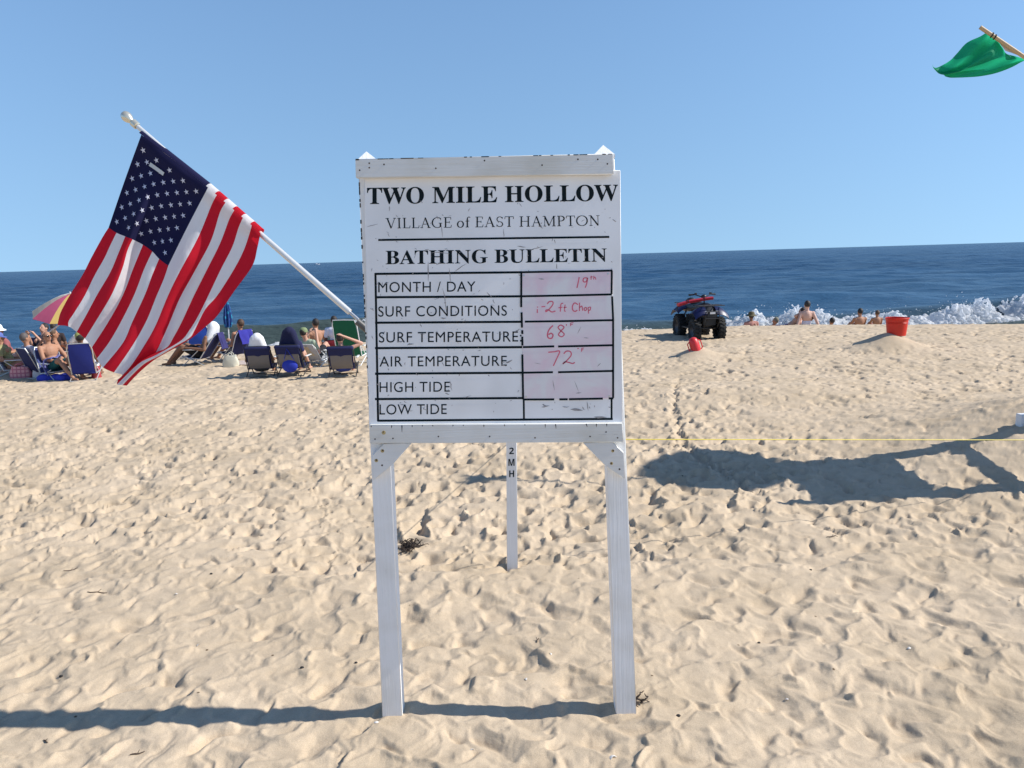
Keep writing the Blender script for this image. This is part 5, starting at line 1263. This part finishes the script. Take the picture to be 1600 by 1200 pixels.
for y, yl in ((-.62, -1), (.62, 1)):
    for s in (-1, 1):
        q = MB(); rows = []
        for t_ in np.linspace(-.55, 1.0, 10):
            yy = y+(.40*t_ if yl > 0 else -.34*t_); zz = .80-.20*abs(t_)**2.2 + (.04 if t_ > .3 else 0)
            rows.append([V((s*(.15+(.36)*u), yy, zz-.13*u**2.5+(.03*u if t_ > .6 else 0))) for u in np.linspace(0, 1, 6)])
        q.sheet(rows, .02); q.build('fender', BLUE, quad)
b = MB()
secs = [(-.86, .60, .10, .10), (-.74, .68, .17, .13), (-.5, .76, .16, .14), (-.3, .80, .13, .12), (-.05, .78, .12, .11), (.3, .76, .15, .10), (.7, .74, .17, .09), (.85, .70, .13, .07)]
vs = []
for y, z, wx, hz in secs:
    for j in range(14): a = 2*math.pi*j/14; vs.append(V((1.5*wx*math.copysign(abs(math.cos(a))**.7, math.cos(a)), y, z+hz*math.copysign(abs(math.sin(a))**.7, math.sin(a)))))
b.add(vs, [(i*14+j, i*14+(j+1) % 14, (i+1)*14+(j+1) % 14, (i+1)*14+j) for i in range(len(secs)-1) for j in range(14)]+[tuple(range(14)), tuple(range(14*7, 14*8))]); b.build('bodywork', BLK, quad)
b = MB(); b.ellip((0, .32, .90), (.15, .42, .07)); b.ellip((0, .62, .93), (.15, .14, .07)); b.build('seat', mat('black_vinyl', (.014, .014, .015), .5), quad)
for yc, nm_ in ((-.70, 'front_rack'), (.78, 'rear_rack')):
    b = MB(); z = .86
    for x in np.linspace(-.36, .36, 5): b.tube([(x, yc-.20, z), (x, yc+.20, z)], .011, 6)
    for yy in (-.20, 0, .20): b.tube([(-.40, yc+yy, z), (.40, yc+yy, z)], .012, 6)
    for s in (-1, 1): b.tube([(s*.14, yc, z), (s*.14, yc+.02, .70)], .012, 6)
    b.build(nm_, GM, quad)
b = MB(); b.tube([(-.20, -.84, .34), (-.22, -.98, .50), (-.20, -.97, .72), (.20, -.97, .72), (.22, -.98, .50), (.20, -.84, .34)], .017, 8); b.tube([(-.22, -.98, .56), (.22, -.98, .56)], .014, 8); b.box((0, -.965, .64), (.30, .02, .10)); b.build('bumper', BLK, quad)
b = MB(); b.box((0, -.985, .69), (.16, .012, .045)); b.build('badge_plate', cm((.6, .6, .6), .4), quad)
for s in (-1, 1):
    q = MB(); q.ellip((s*.17, -.88, .70), (.07, .03, .04)); q.build('headlight', mat('lamp_glass', (.35, .36, .38), .1), quad)
b = MB(); b.tube([(0, -.42, .80), (0, -.32, 1.05)], .02, 8); b.tube([(-.40, -.20, 1.10), (-.25, -.26, 1.11), (-.10, -.34, 1.06), (.10, -.34, 1.06), (.25, -.26, 1.11), (.40, -.20, 1.10)], .013, 8); b.ellip((0, -.34, 1.05), (.09, .07, .06)); hb = b.build('handlebar', BLK, quad)
for s in (-1, 1):
    q = MB(); q.tube([(s*.28, -.245, 1.11), (s*.42, -.19, 1.10)], .020, 8); q.build('grip', TYRE, hb)
    q = MB(); q.tube([(s*.24, -.28, 1.12), (s*.40, -.27, 1.11)], .007, 6); q.box((s*.23, -.27, 1.13), (.06, .05, .05)); q.build('brake_lever', GM, hb)
for s in (-1, 1):
    q = MB(); q.box((s*.34, .0, .30), (.22, .55, .03)); q.build('footboard', BLK, quad)
b = MB(); b.tube([(.20, .55, .52), (.22, .86, .56)], .05, 10); b.build('exhaust', GM, quad)
quad.scale = (.82, .86, 1.0)
# long red rescue tube across the front rack
Mq = quad.matrix_basis if False else Matrix.Translation(quad.location) @ Matrix.Rotation(R(8), 4, 'Z')
RESC = mat('rescue_red', (.36, .016, .030), .45, var=.15, scale=9)
rt = thing('rescue_tube', 'long red rescue tube lying across the front rack of the quad bike', 'rescue tube', Mq @ V((-.22, -.40, .97)), 8); rt.rotation_euler[1] = R(-7); rt.scale = (.80, .8, .8)
b = MB(); b.sheet([[(x, y, .05*math.sin(math.pi*(y+.08)/.16)*.5-.20*max(0, -x-.25)**1.4-.06*max(0, x-.3)) for y in (-.08, -.04, 0, .04, .08)] for x in np.linspace(-.62, .50, 16)], .075); b.build('foam_body', RESC, rt)
for x in (-.30, .22):
    b = MB(); b.tube([(x, -.10, .0), (x, -.10, .06), (x, 0, .085), (x, .10, .06), (x, .10, .0)], .013, 6); b.build('strap', BLK, rt)
b = MB(); b.tube([(-.61, 0, -.07), (-.66, -.03, -.12), (-.645, -.02, -.20)], .014, 6); b.build('clip', BLK, rt)

# ================================================================== rescue can in its little mound, bucket on the other
rc = V((3.75, 15.25, 0)); rc.z = ground(3.72, 15.2)
pt, pb_ = P(1083.5, 527, 15.2), P(1090, 555, 15.2)
can = thing('rescue_can', 'red lifeguard rescue can stuck at a slant in a small sand mound', 'rescue can', pb_)
d = (pt-pb_); Ln = d.length; dn = d.normalized(); M = V((0, 0, 1)).rotation_difference((dn+V((-.05, .12, 0))).normalized()).to_matrix()
b = MB(); b.lathe([(.001, Ln), (.04, Ln*.985), (.072, Ln*.93), (.092, Ln*.80), (.100, Ln*.60), (.100, Ln*.35), (.094, Ln*.05), (.08, -.12), (.05, -.2)], (0, 0, 0), 20, M); cb = b.build('float_body', mat('bright_rescue_red', (.66, .030, .032), .4, var=.08), can)
for s in (-1, 1):
    q = MB(); q.tube([M @ V((s*.09, -.02, Ln*.80)), M @ V((s*.135, -.03, Ln*.72)), M @ V((s*.135, -.03, Ln*.35)), M @ V((s*.09, -.02, Ln*.26))], .012, 8); q.build('handle', cb.data.materials[0], can)
bd = 15.75
bb_, bt = P(1400, 531.5, bd), P(1400.5, 503.5, bd)
bk = thing('bucket', 'big bright red plastic bucket standing on top of a sand mound', 'bucket', (bb_.x, bb_.y, bb_.z))
h_ = bt.z-bb_.z; r0, r1 = 13.6/1200*bd*1.0, 16.6/1200*bd
bk.location.z = max(ground(bb_)-.01, bb_.z-.03)
PLR = mat('bucket_red', (.72, .040, .022), .38, var=.06, trans=.22)
b = MB(); b.lathe([(.001, .015), (r0*.9, .012), (r0*.97, 0), (r0, .004), (r0+(r1-r0)*.9, h_*.9), (r1, h_*.905), (r1*1.02, h_*.93), (r1*1.06, h_*.945), (r1*1.07, h_*.975), (r1*1.02, h_), (r1*.97, h_*.985), (r0+(r1-r0)*.85, h_*.9), (r0*.95, .03), (.001, .03)], (0, 0, 0), 40); b.build('bucket_body', PLR, bk)
b = MB()
for z in (.70, .76): 
    rz_ = r0+(r1-r0)*z+.004; b.lathe([(rz_-.004, h_*z-.006), (rz_+.002, h_*z), (rz_-.004, h_*z+.006)], (0, 0, 0), 40)
b.build('moulded_ring', PLR, bk)
b = MB(); b.tube([V((r1*1.05*math.cos(a), r1*1.05*math.sin(a)*.9+.02, h_*.9+.03-.06*math.sin(a))) for a in np.linspace(0, math.pi, 16)], .006, 6); b.build('bail_handle', cm((.7, .7, .7), .4), bk)

# ================================================================== small things on the sand
sw_ = GS(640, 857)
SWEED = mat('dry_seaweed', (.035, .022, .014), .8, var=.4, scale=30)
def weed(label, loc, n, r, h, seed):
    g = np.random.default_rng(seed); b = MB()
    for _ in range(n):
        a = g.random()*6.28; p = V((g.normal(0, r*.35), g.normal(0, r*.3), .005)); pts = [p]
        for k in range(6): a += g.normal(0, .8); p = p+V((math.cos(a)*r*.22, math.sin(a)*r*.22, g.normal(0, h*.3))); p.z = min(max(.003, p.z), h); pts.append(p)
        b.tube(pts, [.0045, .005, .0045, .004, .0035, .003, .002], 5)
    o = b.build('seaweed', SWEED); o.location = loc; return tag(o, label, 'seaweed')
weed('dark dried seaweed clump under the sign, left of the short post', sw_, 46, .085, .05, 2)
weed('small scrap of dry seaweed right of the sign post foot on the sand', GS(1000, 1096), 8, .05, .03, 3)
TW = mat('dry_twig', (.09, .06, .04), .8, var=.3)
def twig(label, px, py, L, ang, seed):
    g = np.random.default_rng(seed); b = MB(); p = GS(px, py); d = V((math.cos(ang), math.sin(ang), 0)); n_ = V((-d.y, d.x, 0))
    pts = []
    for t_ in np.linspace(-.5, .5, 7):
        q = p+d*L*t_+n_*L*.05*math.sin(t_*7+seed); pts.append(V((q.x, q.y, ground(q)+.004))-p)
    b.tube(pts, [.0022, .003, .0034, .0032, .003, .0026, .0016], 5)
    k = pts[3]; b.tube([k, k+d*L*.16+n_*L*.14+V((0, 0, .012))], [.002, .0012], 5)
    o = b.build('twig', TW); o.location = p; return tag(o, label, 'twig', 'dry twigs on the near sand')
twig('bent dark twig on open sand left of the sign', 152, 921, .12, .2, 1)
twig('thin twig lying on sand between the sign legs', 840, 999, .05, 1.3, 2)
twig('tiny twig at the lower left of the sand', 71, 1155, .04, -.6, 3)
twig('curled twig near the bottom edge left of the sign', 214, 1172, .06, .4, 4)
twig('short dark twig beside the left seaweed, near the crest shadow', 110, 886, .09, .6, 5)
twig('slender twig far right on the footprinted sand', 1300, 840, .09, .1, 6)
SHELL = mat('white_shell', (.70, .66, .60), .5, var=.15, scale=80)
b = MB(); rows = []
for i in range(7):
    r = i/6; rows.append([V((.017*r*math.cos(a)*(1+.06*math.cos(9*a)), .015*r*math.sin(a)*(1+.06*math.cos(9*a)), .008*(1-r*r))) for a in np.linspace(-.3, math.pi+.3, 15)])
b.sheet(rows, .0015)
sh0 = None
spots = [(738, 1164, 'white shell between the sign legs near the bottom edge'), (588, 1129, 'white shell at the foot of the left sign leg'), (958, 1178, 'larger pale shell at the bottom below the right sign leg'), (823, 1058, 'small pale shell on the sand between the legs, below the twig'),
         (276, 929, 'white shell fragment on open sand below the flag'), (118, 1194, 'pale shell at the bottom left corner of the sand'), (860, 1024, 'tiny shell on the sand in front of the short post'), (1230, 1082, 'small pale shell on the lower right sand'), (310, 1006, 'pale shell on sand midway between left edge and sign'), (1420, 1010, 'pale shell far right on the near sand')]
me_sh = b.mesh('shell', SHELL)
for k, (x, y, lb) in enumerate(spots):
    o = link('shell', me_sh); p = GS(x, y); o.location = (p.x, p.y, p.z+.001); s_ = .45+.35*random.random()+(.5 if 'larger' in lb else 0); o.scale = (s_, s_, s_); o.rotation_euler = (random.random()*.4, random.random()*.4, random.random()*6.28)
    tag(o, lb, 'shell', 'pale shells scattered on the sand')
b = MB(); b.ellip((0, 0, 0), (.012, .009, .008), None, 9, 6); me_p = b.mesh('pebble', mat('dark_pebble', (.03, .027, .025), .7))
for k, (x, y, lb) in enumerate([(1267, 886, 'dark pebble on the sand right of the sign'), (1186, 998, 'dark speck of stone on the lower right sand'), (95, 1053, 'dark pebble on the near sand by the left edge'), (472, 1044, 'dark pebble on the sand left of the sign leg'), (556, 1031, 'dark pebble right beside the left sign leg'), (1060, 1118, 'dark pebble below and right of the right sign leg'), (330, 896, 'dark pebble on open sand straight below the flag')]):
    o = link('pebble', me_p); p = GS(x, y); o.location = (p.x, p.y, p.z+.003); s_ = .6+.5*random.random(); o.scale = (s_, s_*.8, s_); tag(o, lb, 'pebble', 'dark pebbles on the sand')

# ================================================================== boat far out
bD = 1150.; bp = P(495, 413.2, bD)
boat = thing('motorboat', 'tiny white motorboat far out on the horizon', 'boat', (bp.x, bD, SEA+.1), 8)
WB = cm((.8, .8, .8), .4); b = MB(); vs = []
for x, wy, z0, z1 in ((-4, 1.2, -.3, 1.0), (-1, 1.4, -.4, 1.1), (2.5, 1.0, -.3, 1.4), (4.6, .06, .6, 1.8)): vs += [V((x, -wy*.6, z0)), V((x, -wy, z1)), V((x, wy, z1)), V((x, wy*.6, z0))]
b.add(vs, [(i*4+j, i*4+(j+1) % 4, (i+1)*4+(j+1) % 4, (i+1)*4+j) for i in range(3) for j in range(4)]+[(3, 2, 1, 0), (12, 13, 14, 15)]); b.build('hull', WB, boat)
b = MB(); b.box((-.3, 0, 1.7), (2.4, 1.9, 1.3)); b.build('cabin', WB, boat, bevel=.1)
b = MB(); b.box((.93, 0, 1.9), (.06, 1.6, .6)); b.build('windscreen', BLK, boat)
bpy.context.view_layer.update()
